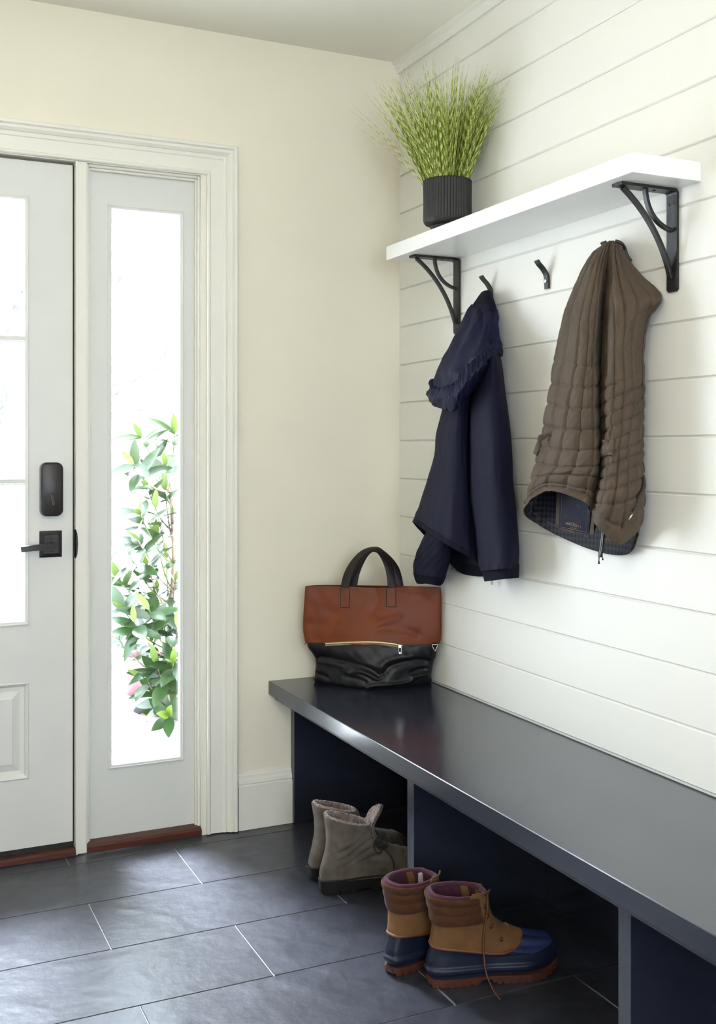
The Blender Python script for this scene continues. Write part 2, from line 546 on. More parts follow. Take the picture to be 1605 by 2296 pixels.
# ------------------------------------------------------------------ sidelight: sash, sticking, pane
def sticking(x0, x1, z0, z1, y, w, d):
    """moulded frame stepping back into an opening"""
    pf = [(0, 0.0), (0, -0.004), (w * 0.30, -0.0055), (w * 0.38, -0.0025), (w * 0.85, -0.0020), (w, 0.0005), (w, d)]
    rows = []
    for (cx_, cz_, sx_, sz_) in ((x0, z0, 1, 1), (x1, z0, -1, 1), (x1, z1, -1, -1), (x0, z1, 1, -1), (x0, z0, 1, 1)):
        rows.append([(cx_ + sx_ * a, y + b, cz_ + sz_ * a) for a, b in pf])
    return grid(np.array(rows), False)
def frame_boxes(x0, x1, z0, z1, gx0, gx1, gz0, gz1, y0, y1):
    return [box(x0, gx0, y0, y1, z0, z1), box(gx1, x1, y0, y1, z0, z1), box(gx0, gx1, y0, y1, z0, gz0), box(gx0, gx1, y0, y1, gz1, z1)]
win = empty('window_1', (-0.875, 0.05, 0.03)); win['kind'] = 'structure'; win['label'] = 'tall narrow sidelight beside the door'
part('sash_frame', *join(*frame_boxes(-1.052, -0.704, 0.030, 2.082, -0.990, -0.752, 0.237, 1.972, 0.030, 0.072)), m_door, win, smooth=False)
o = part('glazing_bead', *sticking(-0.9905, -0.7515, 0.2365, 1.9725, 0.030, 0.013, 0.020), m_door, win, smooth=False); fix_normals(o)
part('pane', *box(-0.980, -0.762, 0.050, 0.054, 0.247, 1.962), m_glass, win, smooth=False)

# ------------------------------------------------------------------ door
door = empty('door_1', (-1.10, 0.03, 0.03)); door['kind'] = 'structure'; door['label'] = 'white front door with glass lights above panels'
dx0, dx1, dz0, dz1 = -2.058, -1.0985, 0.038, 2.0755
gx0, gx1, gz0, gz1 = -1.932, -1.225, 0.698, 1.972
yf, yk = 0.015, 0.060
slab = frame_boxes(dx0, dx1, dz0, dz1, gx0, gx1, gz0, gz1, yf, yk)
slab = slab[:2] + [slab[3]] + [box(gx0, gx1, yf, yk, 0.530, gz0), box(gx0, gx1, yf, yk, dz0, 0.242), box(-1.625, -1.532, yf, yk, 0.242, 0.530)]
part('slab', *join(*slab), m_door, door, smooth=False)
for (a, b) in ((gx0, -1.625), (-1.532, gx1)):
    pnl = []
    rows = []
    pf = [(0, 0), (0.004, -0.003), (0.010, 0.002), (0.014, 0.009), (0.026, 0.010), (0.046, 0.003), (0.048, 0.001)]
    for (cx_, cz_, sx_, sz_) in ((a, 0.242, 1, 1), (b, 0.242, -1, 1), (b, 0.530, -1, -1), (a, 0.530, 1, -1), (a, 0.242, 1, 1)):
        rows.append([(cx_ + sx_ * q, yf + d_, cz_ + sz_ * q) for q, d_ in pf])
    o = part('raised_panel', *join(grid(np.array(rows), False), box(a + 0.0475, b - 0.0475, yf + 0.001, yf + 0.03, 0.2895, 0.4825)), m_door, door, smooth=False)
    fix_normals(o)
o = part('glazing_bead', *sticking(gx0, gx1, gz0, gz1, yf, 0.014, 0.020), m_door, door, smooth=False); fix_normals(o)
def muntin(x0, x1, z0, z1):
    if x1 - x0 > z1 - z0:
        c = (z0 + z1) / 2; w = (z1 - z0) / 2
        return prism([(yf + 0.035, c - w), (yf + 0.002, c - w), (yf + 0.000, c - w * 0.72), (yf - 0.003, c - w * 0.6), (yf - 0.003, c + w * 0.6), (yf + 0.000, c + w * 0.72), (yf + 0.002, c + w), (yf + 0.035, c + w)], 'x', x0, x1)
    c = (x0 + x1) / 2; w = (x1 - x0) / 2
    return prism([(c - w, yf + 0.035), (c - w, yf + 0.002), (c - w * 0.72, yf + 0.000), (c - w * 0.6, yf - 0.003), (c + w * 0.6, yf - 0.003), (c + w * 0.72, yf + 0.000), (c + w, yf + 0.002), (c + w, yf + 0.035)], 'z', z0, z1)
mz = (1.125, 1.5475)
mxs = (gx0 + (gx1 - gx0) / 3, gx0 + 2 * (gx1 - gx0) / 3)
for z in mz: fix_normals(part('muntin', *muntin(gx0 + 0.01, gx1 - 0.01, z - 0.0105, z + 0.0105), m_door, door, smooth=False))
for x in mxs: fix_normals(part('muntin', *muntin(x - 0.0105, x + 0.0105, gz0 + 0.01, gz1 - 0.01), m_door, door, smooth=False))
zs = [gz0 + 0.012, mz[0], mz[1], gz1 - 0.012]; xs = [gx0 + 0.012, mxs[0], mxs[1], gx1 - 0.012]
for i in range(3):
    for j in range(3):
        part('pane', *box(xs[i], xs[i + 1], yf + 0.020, yf + 0.024, zs[j], zs[j + 1]), m_glass, door, smooth=False)
part('weather_strip', *box(dx0, dx1, yf - 0.001, yk, 0.0235, 0.037), m_strip, door, smooth=False)
part('edge_seal', *box(-1.0980, -1.0942, 0.018, 0.060, 0.03, 2.076), m_strip, door, smooth=False)
# latch plate in the gap
lp = prism([(-0.0935 - 1.0, 0.893), (-1.0895, 0.905), (-1.0875, 0.936), (-1.0895, 0.967), (-1.0935, 0.979)], 'y', -0.013, 0.015)
part('strike_plate', *lp, m_bronze, door, smooth=False)
# deadbolt with key-less housing
def rrect(w, h, r, n=8):
    pts = []
    for cx_, cz_, a0 in ((w / 2 - r, h / 2 - r, 0), (-w / 2 + r, h / 2 - r, 90), (-w / 2 + r, -h / 2 + r, 180), (w / 2 - r, -h / 2 + r, 270)):
        for i in range(n + 1):
            a = math.radians(a0 + 90 * i / n)
            pts.append((cx_ + r * math.cos(a), cz_ + r * math.sin(a)))
    return pts
def rplate(cx_, cz_, w, h, r, y0, y1, ch):
    rows = []
    for ins, y in ((0, y0), (0, y1 + ch), (ch * 0.35, y1 + ch * 0.35), (ch, y1)):
        rows.append([(cx_ + px_, y, cz_ + pz_) for px_, pz_ in rrect(w - 2 * ins, h - 2 * ins, max(r - ins, 0.001))])
    return grid(np.array(rows), True, True, True)
dbx, dbz = -1.1635, 1.1005
db = fix_normals(part('deadbolt', *rplate(dbx, dbz, 0.066, 0.160, 0.019, yf + 0.0005, yf - 0.014, 0.002), m_grey_plastic, door))
db['label'] = 'dark bronze electronic deadbolt housing with thumb turn'
fix_normals(part('cover', *rplate(dbx, dbz, 0.0655, 0.1595, 0.019, yf - 0.014, yf - 0.030, 0.005), m_bronze, db))
fix_normals(part('turn_ring', *disc((dbx + 0.001, yf - 0.0295, dbz - 0.031), (0, -1, 0), 0.0205, 0.0012, 32, 0.0192), m_black, db))
tt = math.radians(12)
def rotbar(cx_, cz_, w, h, y0, y1, b):
    V, F = box(-w / 2, w / 2, y0, y1, -h / 2, h / 2, b)
    c, s = math.cos(tt), math.sin(tt)
    return np.stack([cx_ + V[:, 0] * c - V[:, 2] * -s * -1, V[:, 1], cz_ + V[:, 0] * s + V[:, 2] * c], 1), F
part('thumb_turn', *rotbar(dbx + 0.001, dbz - 0.031, 0.009, 0.034, yf - 0.029, yf - 0.042, 0.0015), m_bronze, db, smooth=False)
part('worn_edge', *rotbar(dbx - 0.0035, dbz - 0.030, 0.0010, 0.033, yf - 0.041, yf - 0.0424, 0.0), m_copper, db, smooth=False)
for i in (-1, 0, 1): part('indicator_dot', *disc((dbx + 0.001 + i * 0.007, yf - 0.0299, dbz - 0.0095 + 0.001), (0, -1, 0), 0.0009, 0.0004, 8), m_black, db)
# lever handle
rsx, rsz = -1.1635, 0.9365
rose = []
for ins, y in ((0, yf + 0.0005), (0, yf - 0.004), (0.004, yf - 0.0055), (0.0062, yf - 0.0062), (0.0075, yf - 0.009), (0.0100, yf - 0.0098), (0.0118, yf - 0.012)):
    w = 0.0325 - ins; h = 0.0395 - ins
    rose.append([(rsx - w, y, rsz - h), (rsx + w, y, rsz - h), (rsx + w, y, rsz + h), (rsx - w, y, rsz + h)])
lv = fix_normals(part('lever_handle', *grid(np.array(rose), True, True, True), m_bronze, door, smooth=False))
lv['label'] = 'dark bronze lever handle on a square stepped rose'
nk = np.array([(rsx + 0.002, yf - 0.011, rsz - 0.004), (rsx + 0.002, yf - 0.030, rsz - 0.004), (rsx + 0.001, yf - 0.046, rsz - 0.004)])
part('neck', *tube(nk, [0.0115, 0.0105, 0.0105], 20), m_bronze, lv, angle=40)
lpth = catmull([(rsx + 0.012, yf - 0.047, rsz - 0.004), (rsx - 0.02, yf - 0.050, rsz - 0.004), (rsx - 0.06, yf - 0.052, rsz - 0.006), (rsx - 0.092, yf - 0.050, rsz - 0.009)], 20, False)
part('lever_arm', *strap(lpth, (0, 0, 1), np.linspace(0.020, 0.0165, 20), np.linspace(0.013, 0.010, 20)), m_bronze, lv, angle=40)
part('worn_edge', *tube(np.array([(rsx + 0.002 + 0.0108 * math.cos(a), yf - 0.0545, rsz - 0.004 + 0.0108 * math.sin(a)) for a in np.linspace(-1.4, 1.4, 14)]), 0.0004, 5), m_copper, lv)
for s in (-1, 1): part('screw', *disc((rsx + 0.001, yf - 0.012, rsz + s * 0.0185 - 0.002), (0, -1, 0), 0.0036, 0.0008, 14, 0.0012), m_black, lv)

# ------------------------------------------------------------------ unseen windows added outside the frame as fill light
def fill_window(name, axis, a0, a1, z0, z1, c, label):
    w = empty(name, ((c, (a0 + a1) / 2, z0) if axis == 'x' else ((a0 + a1) / 2, c, z0))); w['kind'] = 'structure'; w['label'] = label
    def bx(p0, p1, q0, q1, d0, d1):
        return box(d0, d1, p0, p1, q0, q1) if axis == 'x' else box(p0, p1, d0, d1, q0, q1)
    f = 0.045; n = 2
    mid = (a0 + a1) / 2
    part('frame', *join(bx(a0, a0 + f, z0, z1, c - 0.03, c + 0.03), bx(a1 - f, a1, z0, z1, c - 0.03, c + 0.03), bx(a0 + f, a1 - f, z0, z0 + f, c - 0.03, c + 0.03), bx(a0 + f, a1 - f, z1 - f, z1, c - 0.03, c + 0.03)), m_door, w, smooth=False)
    part('muntin', *bx(mid - 0.02, mid + 0.02, z0 + f, z1 - f, c - 0.02, c + 0.02), m_door, w, smooth=False)
    part('pane', *bx(a0 + f, mid - 0.02, z0 + f, z1 - f, c - 0.002, c + 0.002), m_glass, w, smooth=False)
    part('pane', *bx(mid + 0.02, a1 - f, z0 + f, z1 - f, c - 0.002, c + 0.002), m_glass, w, smooth=False)
fill_window('fill_window_2', 'x', W2[0], W2[1], W2[2], W2[3], XL - 0.07, 'unseen window added in the left wall for fill light')
fill_window('fill_window_3', 'y', W3[0], W3[1], W3[2], W3[3], YB - 0.07, 'unseen window added in the wall facing the door for fill light')

# ------------------------------------------------------------------ bench
bench = empty('mudroom_bench', (-0.24, -2.2, 0), 0, 'long slate blue built-in bench with open shoe bays under the boards', 'bench')
part('bench_top', *box(-0.478, -0.001, -4.4, -0.001, 0.424, 0.4675, 0.0016), m_bench, bench, smooth=False)
part('front_rail', *box(-0.455, -0.425, -4.38, -0.001, 0.405, 0.4235), m_bench, bench, smooth=False)
part('end_panel', *box(-0.400, -0.001, -0.031, -0.0005, 0.0005, 0.4235), m_bench, bench, smooth=False)
for y in (-0.825, -1.672, -2.519, -3.366):
    part('divider', *box(-0.400, 0.003, y - 0.036, y, 0.0005, 0.4235, 0.0008), m_bench, bench, smooth=False)
part('end_panel', *box(-0.400, 0.003, -4.38, -4.35, 0.0005, 0.4235), m_bench, bench, smooth=False)

# ------------------------------------------------------------------ shelf with iron brackets
shelf = empty('wall_shelf', (-0.02, -0.87, 1.81), 0, 'thick white floating shelf on two black arched brackets', 'shelf')
part('shelf_board', *box(-0.190, -0.0005, -1.456, -0.281, 1.809, 1.852, 0.0008), m_shelf, shelf, smooth=False)
def bracket(yc):
    x0, x1, z0, z1 = -0.162, -0.001, 1.577, 1.8088
    w, t = 0.034, 0.0065
    r = 0.012
    # L-shaped flat bar: arm below the shelf and leg on the wall
    def rounded_bar(pts):
        return pts
    leg = prism([(yc - w / 2, z0 + 0.006), (yc - w / 2 + 0.005, z0), (yc + w / 2 - 0.005, z0), (yc + w / 2, z0 + 0.006), (yc + w / 2, z1 - 0.012), (yc - w / 2, z1 - 0.012)], 'x', -0.001, -0.001 - t)
    b = part('bracket', *leg, m_black, shelf, smooth=False)
    fix_normals(b)
    arc = [(-0.001 - r + r * math.sin(a), z1 - r + r * math.cos(a)) for a in np.linspace(PI / 2, 0, 6)]
    inn = [(-0.001 - r + (r - t) * math.sin(a), z1 - r + (r - t) * math.cos(a)) for a in np.linspace(0, PI / 2, 6)]
    arm = [*arc, (x0, z1), (x0, z1 - t), *inn]
    V, F = prism([(p_[0], p_[1]) for p_ in arm], 'y', yc - w / 2, yc + w / 2)
    fix_normals(part('arm', V, F, m_black, b, smooth=False))
    # long arch from arm tip to foot of leg, and short cross arch
    def arch(p0, p1, bulge, n=22):
        p0, p1 = np.array(p0), np.array(p1)
        s = np.linspace(0, 1, n)[:, None]
        d = p1 - p0
        nn = np.array([-d[1], d[0]]) / np.linalg.norm(d)
        q = p0 + d * s + nn * bulge * 4 * s * (1 - s)
        return np.stack([q[:, 0], np.full(n, yc), q[:, 1]], 1)
    part('long_arch', *strap(arch((x0 + 0.016, z1 - 0.009), (-0.010, z0 + 0.030), 0.021), (0, 1, 0), 0.0125, 0.0085), m_black, b, angle=40)
    part('cross_arch', *strap(arch((-0.083, z1 - 0.007), (-0.008, z1 - 0.093), -0.021), (0, 1, 0), 0.0115, 0.008), m_black, b, angle=40)
    for (yy, zz) in ((yc - 0.009, z1 - 0.033), (yc + 0.009, z1 - 0.033), (yc, z0 + 0.014)):
        part('screw', *disc((-0.0075, yy, zz), (-1, 0, 0), 0.0035, 0.0012, 12), m_bronze, b)
    for xx in (-0.150, -0.058):
        part('screw', *disc((xx, yc, z1 - t - 0.0002), (0, 0, -1), 0.0036, 0.0014, 12), m_bronze, b)
for yc in (-0.398, -1.369): bracket(yc)

# ------------------------------------------------------------------ wall hooks
m_stud = mat('brushed_stud', (0.75, 0.74, 0.70), 0.3, metal=0.9)
def wall_hook(y, label):
    h = empty('wall_hook', (0, y, 1.65), 0, label, 'hook', 'black strap hooks in a row under the shelf')
    z = 1.65
    pth = catmull([(-0.004, y, z + 0.001), (-0.005, y, z + 0.024), (-0.007, y, z + 0.038), (-0.017, y, z + 0.053), (-0.031, y, z + 0.066), (-0.038, y, z + 0.075)], 26, False)
    part('strap', *strap(pth, (0, 1, 0), 0.0175, 0.0070), m_black, h, angle=50)
    part('stud', *disc((-0.0088, y, z + 0.022), (-1, 0, 0), 0.0055, 0.003, 16), m_stud, h)
wall_hook(-0.595, 'black strap hook holding the navy jacket')
wall_hook(-0.878, 'empty black strap hook with a silver stud between the two garments')
wall_hook(-1.161, 'black strap hook under the brown vest collar, nearly hidden')

# ------------------------------------------------------------------ globe lamp added out of view to warm the ceiling and upper walls
lampc = (-1.75, -2.70, H)
cl = empty('added_lamp', (lampc[0], lampc[1], H - 0.42), 0, 'added unseen pendant lamp with a warm glass globe on a short rod', 'lamp')
part('canopy', *lathe([(0.002, -0.022), (0.05, -0.022), (0.060, -0.012), (0.060, -0.0005)], 32, lampc, cap0=True, cap1=True), m_bronze, cl)
part('rod', *tube(np.array([(lampc[0], lampc[1], H - 0.02), (lampc[0], lampc[1], H - 0.25)]), 0.006, 10), m_bronze, cl)
m_globe = bpy.data.materials.new('lit_globe'); m_globe.use_nodes = True
nt = m_globe.node_tree; p = nt.nodes['Principled BSDF']
p.inputs['Base Color'].default_value = (0.9, 0.88, 0.8, 1)
p.inputs['Emission Color'].default_value = (1.0, 0.84, 0.58, 1); p.inputs['Emission Strength'].default_value = FILL_LAMP
part('globe', *lathe([(0.002, -0.420), (0.04, -0.414), (0.075, -0.388), (0.090, -0.335), (0.075, -0.280), (0.04, -0.254), (0.015, -0.248)], 32, lampc, cap0=True, cap1=True), m_globe, cl)
# ------------------------------------------------------------------ pot of zebra grass on the shelf
m_pot = mat('matte_black_ceramic', (0.016, 0.016, 0.017), 0.55, bump=0.04, bscale=200, bdist=0.0005)
m_soil = mat('dark_soil', (0.02, 0.014, 0.01), 0.95, bump=0.6, bscale=120, bdist=0.004)
pc = (-0.100, -0.507, 1.8525)
plant = empty('potted_grass', pc, 0, 'variegated green grass in a ribbed black pot on the shelf', 'plant')
R0 = 0.0725
pp = [(0.048, 0.0, 0), (0.0495, 0.001, 1), (0.0500, 0.020, 1), (0.0515, 0.027, 1), (0.058, 0.030, 0.2), (0.067, 0.034, 0), (0.0715, 0.042, 0.5), (R0, 0.048, 1), (R0 - 0.0007, 0.10, 1), (R0, 0.156, 1), (R0, 0.160, 0.4), (R0 - 0.002, 0.162, 0), (R0 - 0.006, 0.161, 0), (R0 - 0.007, 0.150, 0), (R0 - 0.007, 0.13, 0)]
part('pot', *lathe(pp, 240, pc, rib=0.028, nrib=48), m_pot, plant, angle=50)
part('soil', *lathe([(0.064, 0.135), (0.03, 0.14), (0.002, 0.139)], 24, pc, cap0=False, cap1=True), m_soil, plant)
m_grass = bpy.data.materials.new('zebra_grass'); m_grass.use_nodes = True
nt = m_grass.node_tree; N, L = nt.nodes, nt.links; p = N['Principled BSDF']
at_ = N.new('ShaderNodeAttribute'); at_.attribute_name = 'band'
fr_ = N.new('ShaderNodeMath'); fr_.operation = 'FRACT'; L.new(at_.outputs['Fac'], fr_.inputs[0])
cr = N.new('ShaderNodeValToRGB'); L.new(fr_.outputs[0], cr.inputs[0])
cr.color_ramp.elements[0].position = 0.0; cr.color_ramp.elements[0].color = (0.17, 0.25, 0.015, 1)
cr.color_ramp.elements[1].position = 1.0; cr.color_ramp.elements[1].color = (0.17, 0.25, 0.015, 1)
for ps, c in ((0.48, (0.22, 0.31, 0.02, 1)), (0.54, (0.72, 0.74, 0.28, 1)), (0.93, (0.66, 0.68, 0.24, 1))):
    e = cr.color_ramp.elements.new(ps); e.color = c
L.new(cr.outputs[0], p.inputs['Base Color']); p.inputs['Roughness'].default_value = 0.5
p.inputs['Transmission Weight'].default_value = 0.0
tl = N.new('ShaderNodeBsdfTranslucent'); L.new(cr.outputs[0], tl.inputs[0])
ms = N.new('ShaderNodeMixShader'); ms.inputs[0].default_value = 0.25
L.new(p.outputs[0], ms.inputs[1]); L.new(tl.outputs[0], ms.inputs[2]); L.new(ms.outputs[0], N['Material Output'].inputs[0])
rng = random.Random(5)
V, F, band = [], [], []
def blade(az, tilt, length, r0, w, curl, b0):
    bx_, by_ = pc[0] + r0 * math.cos(az), pc[1] + r0 * math.sin(az)
    pts = []
    n = 7
    x, y, z = bx_, by_, pc[2] + 0.135
    ang = tilt * 0.75
    for i in range(n):
        pts.append((x, y, z))
        st = length / (n - 1)
        x += st * math.sin(ang) * math.cos(az); y += st * math.sin(ang) * math.sin(az); z += st * math.cos(ang)
        ang += curl / n + tilt * 0.25 * 2 / n
    mxx = max(q[0] for q in pts); mxy = max(q[1] for q in pts)
    if mxx > -0.003:            # keep blades off the boarded wall
        k = (-0.003 - bx_) / (mxx - bx_)
        pts = [(bx_ + (q[0] - bx_) * k, q[1], q[2]) for q in pts]
    if max(q[2] for q in pts) > 2.53: return
    fa = rng.uniform(0, PI)
    wx, wy = math.cos(fa), math.sin(fa)
    o = len(V)
    for i, q in enumerate(pts):
        ww = w * (1.0 if i < 4 else (1 - (i - 3) / (n - 3.6)) * 0.9 + 0.08) / 2
        dz = 0.35 * ww
        V.append((q[0] - wx * ww, q[1] - wy * ww, q[2])); V.append((q[0] - wy * dz, q[1] + wx * dz, q[2])); V.append((q[0] + wx * ww, q[1] + wy * ww, q[2]))
        bb = b0 + i / (n - 1) * length / 0.030
        band.extend((bb, bb, bb))
    for i in range(n - 1):
        a = o + i * 3
        F.append((a, a + 1, a + 4, a + 3)); F.append((a + 1, a + 2, a + 5, a + 4))
for i in range(980):
    az = rng.uniform(0, 2 * PI); q = math.sqrt(rng.random())
    tilt = math.radians(3 + 28 * q + rng.gauss(0, 3))
    blade(az, abs(tilt), rng.uniform(0.20, 0.375) * (1 - 0.05 * q), 0.060 * q, rng.uniform(0.0022, 0.0036), rng.uniform(-0.05, 0.12), rng.random())
for az, tl_, ln in ((2.75, 47, 0.335), (2.65, 43, 0.34), (2.83, 50, 0.28), (2.5, 38, 0.36), (2.6, 50, 0.30), (2.95, 68, 0.15), (2.2, 34, 0.36), (2.3, 31, 0.36), (2.45, 30, 0.34), (2.0, 30, 0.35)):
    blade(az, math.radians(tl_), ln, 0.06, 0.0026, 0.05, rng.random())
g = part('grass_blades', V, F, m_grass, plant)
a = g.data.attributes.new('band', 'FLOAT', 'POINT'); a.data.foreach_set('value', band)
g['kind'] = 'stuff'

# ------------------------------------------------------------------ leather tote on the bench corner
m_tan = mat('tan_leather', hexc('6B3114'), 0.48, spec=0.25, var=0.16, vscale=9, bump=0.22, bscale=420, bdist=0.0006)
m_blk = mat('black_leather', (0.0055, 0.0055, 0.0075), 0.46, spec=0.35, var=0.15, vscale=12, bump=0.22, bscale=380, bdist=0.0006)
m_strap = mat('dark_brown_leather', (0.013, 0.008, 0.008), 0.45, spec=0.3, var=0.2, vscale=12, bump=0.15, bscale=300, bdist=0.0005)
m_gold = mat('pale_gold_zip_tape', (0.62, 0.54, 0.32), 0.35, metal=0.5, bump=0.8, bscale=900, bdist=0.0006)
m_dark = mat('dark_lining', (0.012, 0.012, 0.014), 0.8)
# the bag has its own frame: a along its face, b away from the face, z up; face turned about 25 degrees to the room
BA = math.atan(1112 / 2396)
fwv = np.array([math.sin(BA), math.cos(BA), 0.0]); rtv = np.array([math.cos(BA), -math.sin(BA), 0.0])
B0 = np.array([-0.1655, -0.2240, 0.4680])            # middle of the bag's face at the foot
def BL(a, b, z): return B0 + rtv * a + fwv * b + np.array([0, 0, z])
# rows: z, left a, right a, front b (left, middle, right), back b (right, middle, left)
BAG_ROWS = [(0.3129, -0.2522, 0.1697, 0.0211, 0.0061, -0.0139, -0.0009, 0.0311, 0.0461), (0.2795, -0.2551, 0.1725, 0.0211, 0.0011, -0.0149, 0.0111, 0.0611, 0.0611), (0.225, -0.2587, 0.1725, 0.0211, -0.0139, -0.0149, 0.0211, 0.0911, 0.0761), (0.1781, -0.2601, 0.1725, 0.0211, -0.0289, -0.0149, 0.0261, 0.1211, 0.0911), (0.1495, -0.2558, 0.1712, 0.0211, -0.0339, -0.0129, 0.0311, 0.1311, 0.1011), (0.136, -0.2515, 0.1671, 0.0211, -0.0369, -0.0109, 0.0411, 0.1361, 0.1011), (0.1149, -0.2446, 0.1618, 0.0261, -0.0439, -0.0069, 0.0511, 0.1411, 0.1061), (0.0907, -0.2291, 0.1595, 0.0311, -0.0489, 0.0011, 0.0611, 0.1511, 0.1111), (0.0721, -0.2222, 0.1531, 0.0361, -0.0539, 0.0111, 0.0711, 0.1561, 0.1161), (0.026, -0.2252, 0.1464, 0.0411, -0.0569, 0.0161, 0.0811, 0.1611, 0.1211), (0.01, -0.2299, 0.1485, 0.0491, -0.0569, 0.0261, 0.0911, 0.1611, 0.1211), (0.0008, -0.2258, 0.1431, 0.0561, -0.0519, 0.0311, 0.0911, 0.1611, 0.1211)]
rows = []
for (z, la, ra, fl_, fm, fr_, br, bm_, bl_) in BAG_ROWS:
    ring = []
    for f in (0.0, 0.12, 0.35, 0.5, 0.65, 0.88, 1.0):
        b = fl_ * (1 - f) * (1 - 2 * f) + 4 * fm * f * (1 - f) + fr_ * f * (2 * f - 1)
        ring.append(BL(la + (ra - la) * f, b, z + (0.002 * math.sin(f * 9) if z > 0.2 else 0)))
    w = ra - la
    ring.append(BL(ra - 0.015, br, z)); ring.append(BL(la + w * 0.72, br * 0.45 + bm_ * 0.55, z)); ring.append(BL(la + w * 0.45, bm_, z)); ring.append(BL(la + w * 0.12, bl_, z))
    rows.append(ring)
GB = surf(rows, 300, 200)
nb = gnormals(GB)
if np.mean(np.sum(nb[:, :80] * -fwv, axis=2)) < 0: nb = -nb
aa = np.sum((GB - B0) * rtv, axis=2); zz = GB[..., 2] - B0[2]; bb = np.sum((GB - B0) * fwv, axis=2)
front = np.clip((np.sum(nb * -fwv, axis=2) - 0.1) * 2.5, 0, 1)
def ridge(line, amp, wid):
    """raised (or sunk) crease along a polyline given in the bag's (a, z)"""
    q = catmull(np.array(line), 60, False)
    d = np.min((aa[..., None] - q[:, 0]) ** 2 + (zz[..., None] - q[:, 1]) ** 2, axis=2)
    return amp * np.exp(-d / (wid * wid))
disp = np.zeros(aa.shape)
for line, amp, wid in [([(-0.1087, 0.0464), (-0.0822, 0.0557), (-0.049, 0.0458), (-0.0224, 0.0325), (-0.0075, 0.0398)], 0.007, 0.006), ([(-0.205, 0.0846), (-0.1154, 0.078), (-0.049, 0.0624), (-0.0141, 0.0358)], -0.008, 0.01), ([(-0.0141, 0.0697), (0.0042, 0.0879), (0.0506, 0.0962), (0.0838, 0.0996)], 0.006, 0.012), ([(-0.0041, 0.0481), (0.0174, 0.0713), (0.0838, 0.0863), (0.127, 0.0796)], -0.008, 0.01), ([(-0.0589, 0.0083), (-0.0224, 0.0149), (0.044, 0.0166), (0.0789, 0.0215), (0.0855, 0.0332)], 0.007, 0.006), ([(0.0838, 0.0448), (0.1104, 0.0531), (0.132, 0.0498)], -0.008, 0.008), ([(0.0971, 0.0332), (0.127, 0.0381), (0.1336, 0.0498)], 0.006, 0.006), ([(-0.0589, 0.0099), (-0.0539, 0.0249), (-0.0822, 0.0381), (-0.1087, 0.0415)], 0.004, 0.006), ([(-0.1286, 0.0348), (-0.0822, 0.0348), (-0.0622, 0.0232)], -0.005, 0.008), ([(-0.2266, 0.0348), (-0.205, 0.0298), (-0.1851, 0.0232)], -0.006, 0.007), ([(-0.215, 0.073), (-0.1818, 0.0763), (-0.1419, 0.0713)], 0.005, 0.01), ([(-0.2382, 0.1195), (-0.1818, 0.1128), (-0.1154, 0.1095)], 0.003, 0.016), ([(-0.0357, 0.1859), (-0.0158, 0.2025), (0.044, 0.2207)], 0.0035, 0.01), ([(-0.0324, 0.1826), (0.0008, 0.1859), (0.0506, 0.1826), (0.1004, 0.1693)], -0.004, 0.014), ([(-0.1818, 0.2357), (-0.132, 0.2324), (-0.0822, 0.2357)], -0.003, 0.018), ([(-0.215, 0.2689), (-0.1652, 0.2822), (-0.1286, 0.2954)], 0.003, 0.02), ([(-0.0324, 0.3087), (-0.0257, 0.2755), (-0.0357, 0.2357)], -0.003, 0.014), ([(-0.2382, 0.1958), (-0.205, 0.1892), (-0.1652, 0.1992)], -0.0025, 0.018), ([(0.044, 0.2954), (0.0838, 0.2822), (0.117, 0.2822)], -0.0025, 0.018)]:
    disp += ridge(line, amp, wid)
disp += 0.0016 * wob(aa * 34, zz * 46, 1.0) * (zz < 0.13) + 0.0012 * wob(aa * 18, zz * 22, 4.0)
GB = GB + nb * (disp * front)[..., None]
SEAM = 0.1355
zrow = zz[:, 0]
bag = empty('tote_bag', tuple(B0 + fwv * 0.06), 0, 'tan and black leather tote with a gold zip on the bench corner', 'bag')
ks = int(np.argmin(np.abs(zrow - SEAM)))
up_ = GB[:ks + 1]; lo_ = GB[ks:]
part('upper_panel', *solid(up_, 0.0025), m_tan, bag)
fix_normals(part('lower_body', *grid(lo_, True, False, True), m_blk, bag))
part('seam_cord', *tube(GB[ks] + nb[ks] * 0.0006, 0.0011, 6, closed=True), m_strap, bag)
from mathutils.bvhtree import BVHTree
Vb, Fb = grid(GB)
bvh = BVHTree.FromPolygons([Vector(v) for v in Vb], Fb)
def on_bag(a, z, lift=0.0):
    h = bvh.ray_cast(Vector(BL(a, -0.3, z)), Vector(fwv))
    if h[0] is None:
        h = (Vector(BL(a, 0.02, z)),)
    return np.array(h[0]) - fwv * lift
def patch(a0, a1, z0, z1, lift, n=8, m=14, sk=0.0):
    G_ = np.array([[on_bag(a0 + (a1 - a0) * i / (n - 1) + sk * j / (m - 1), z1 + (z0 - z1) * j / (m - 1), lift) for i in range(n)] for j in range(m)])
    return solid(G_[:, ::-1], 0.0022, False)
for a0, a1, z0, z1, sk in [(-0.1423, -0.1146, 0.2486, 0.3095, 0.0), (0.004, 0.0338, 0.2526, 0.3095, -0.001)]:
    ht = part('handle_tab', *patch(a0, a1, z0, z1, 0.0034, sk=sk), m_tan, bag, angle=40)
    oc = [(a0, z1), (a0, z0), (a1, z0), (a1, z1)]
    ol = [on_bag(oc[i][0] + (oc[i + 1][0] - oc[i][0]) * f + sk * 0.5, oc[i][1] + (oc[i + 1][1] - oc[i][1]) * f, 0.0034) for i in range(3) for f in np.linspace(0, 0.95, 8)]
    part('tab_stitching', *tube(np.array(ol), 0.0012, 5), m_strap, ht)
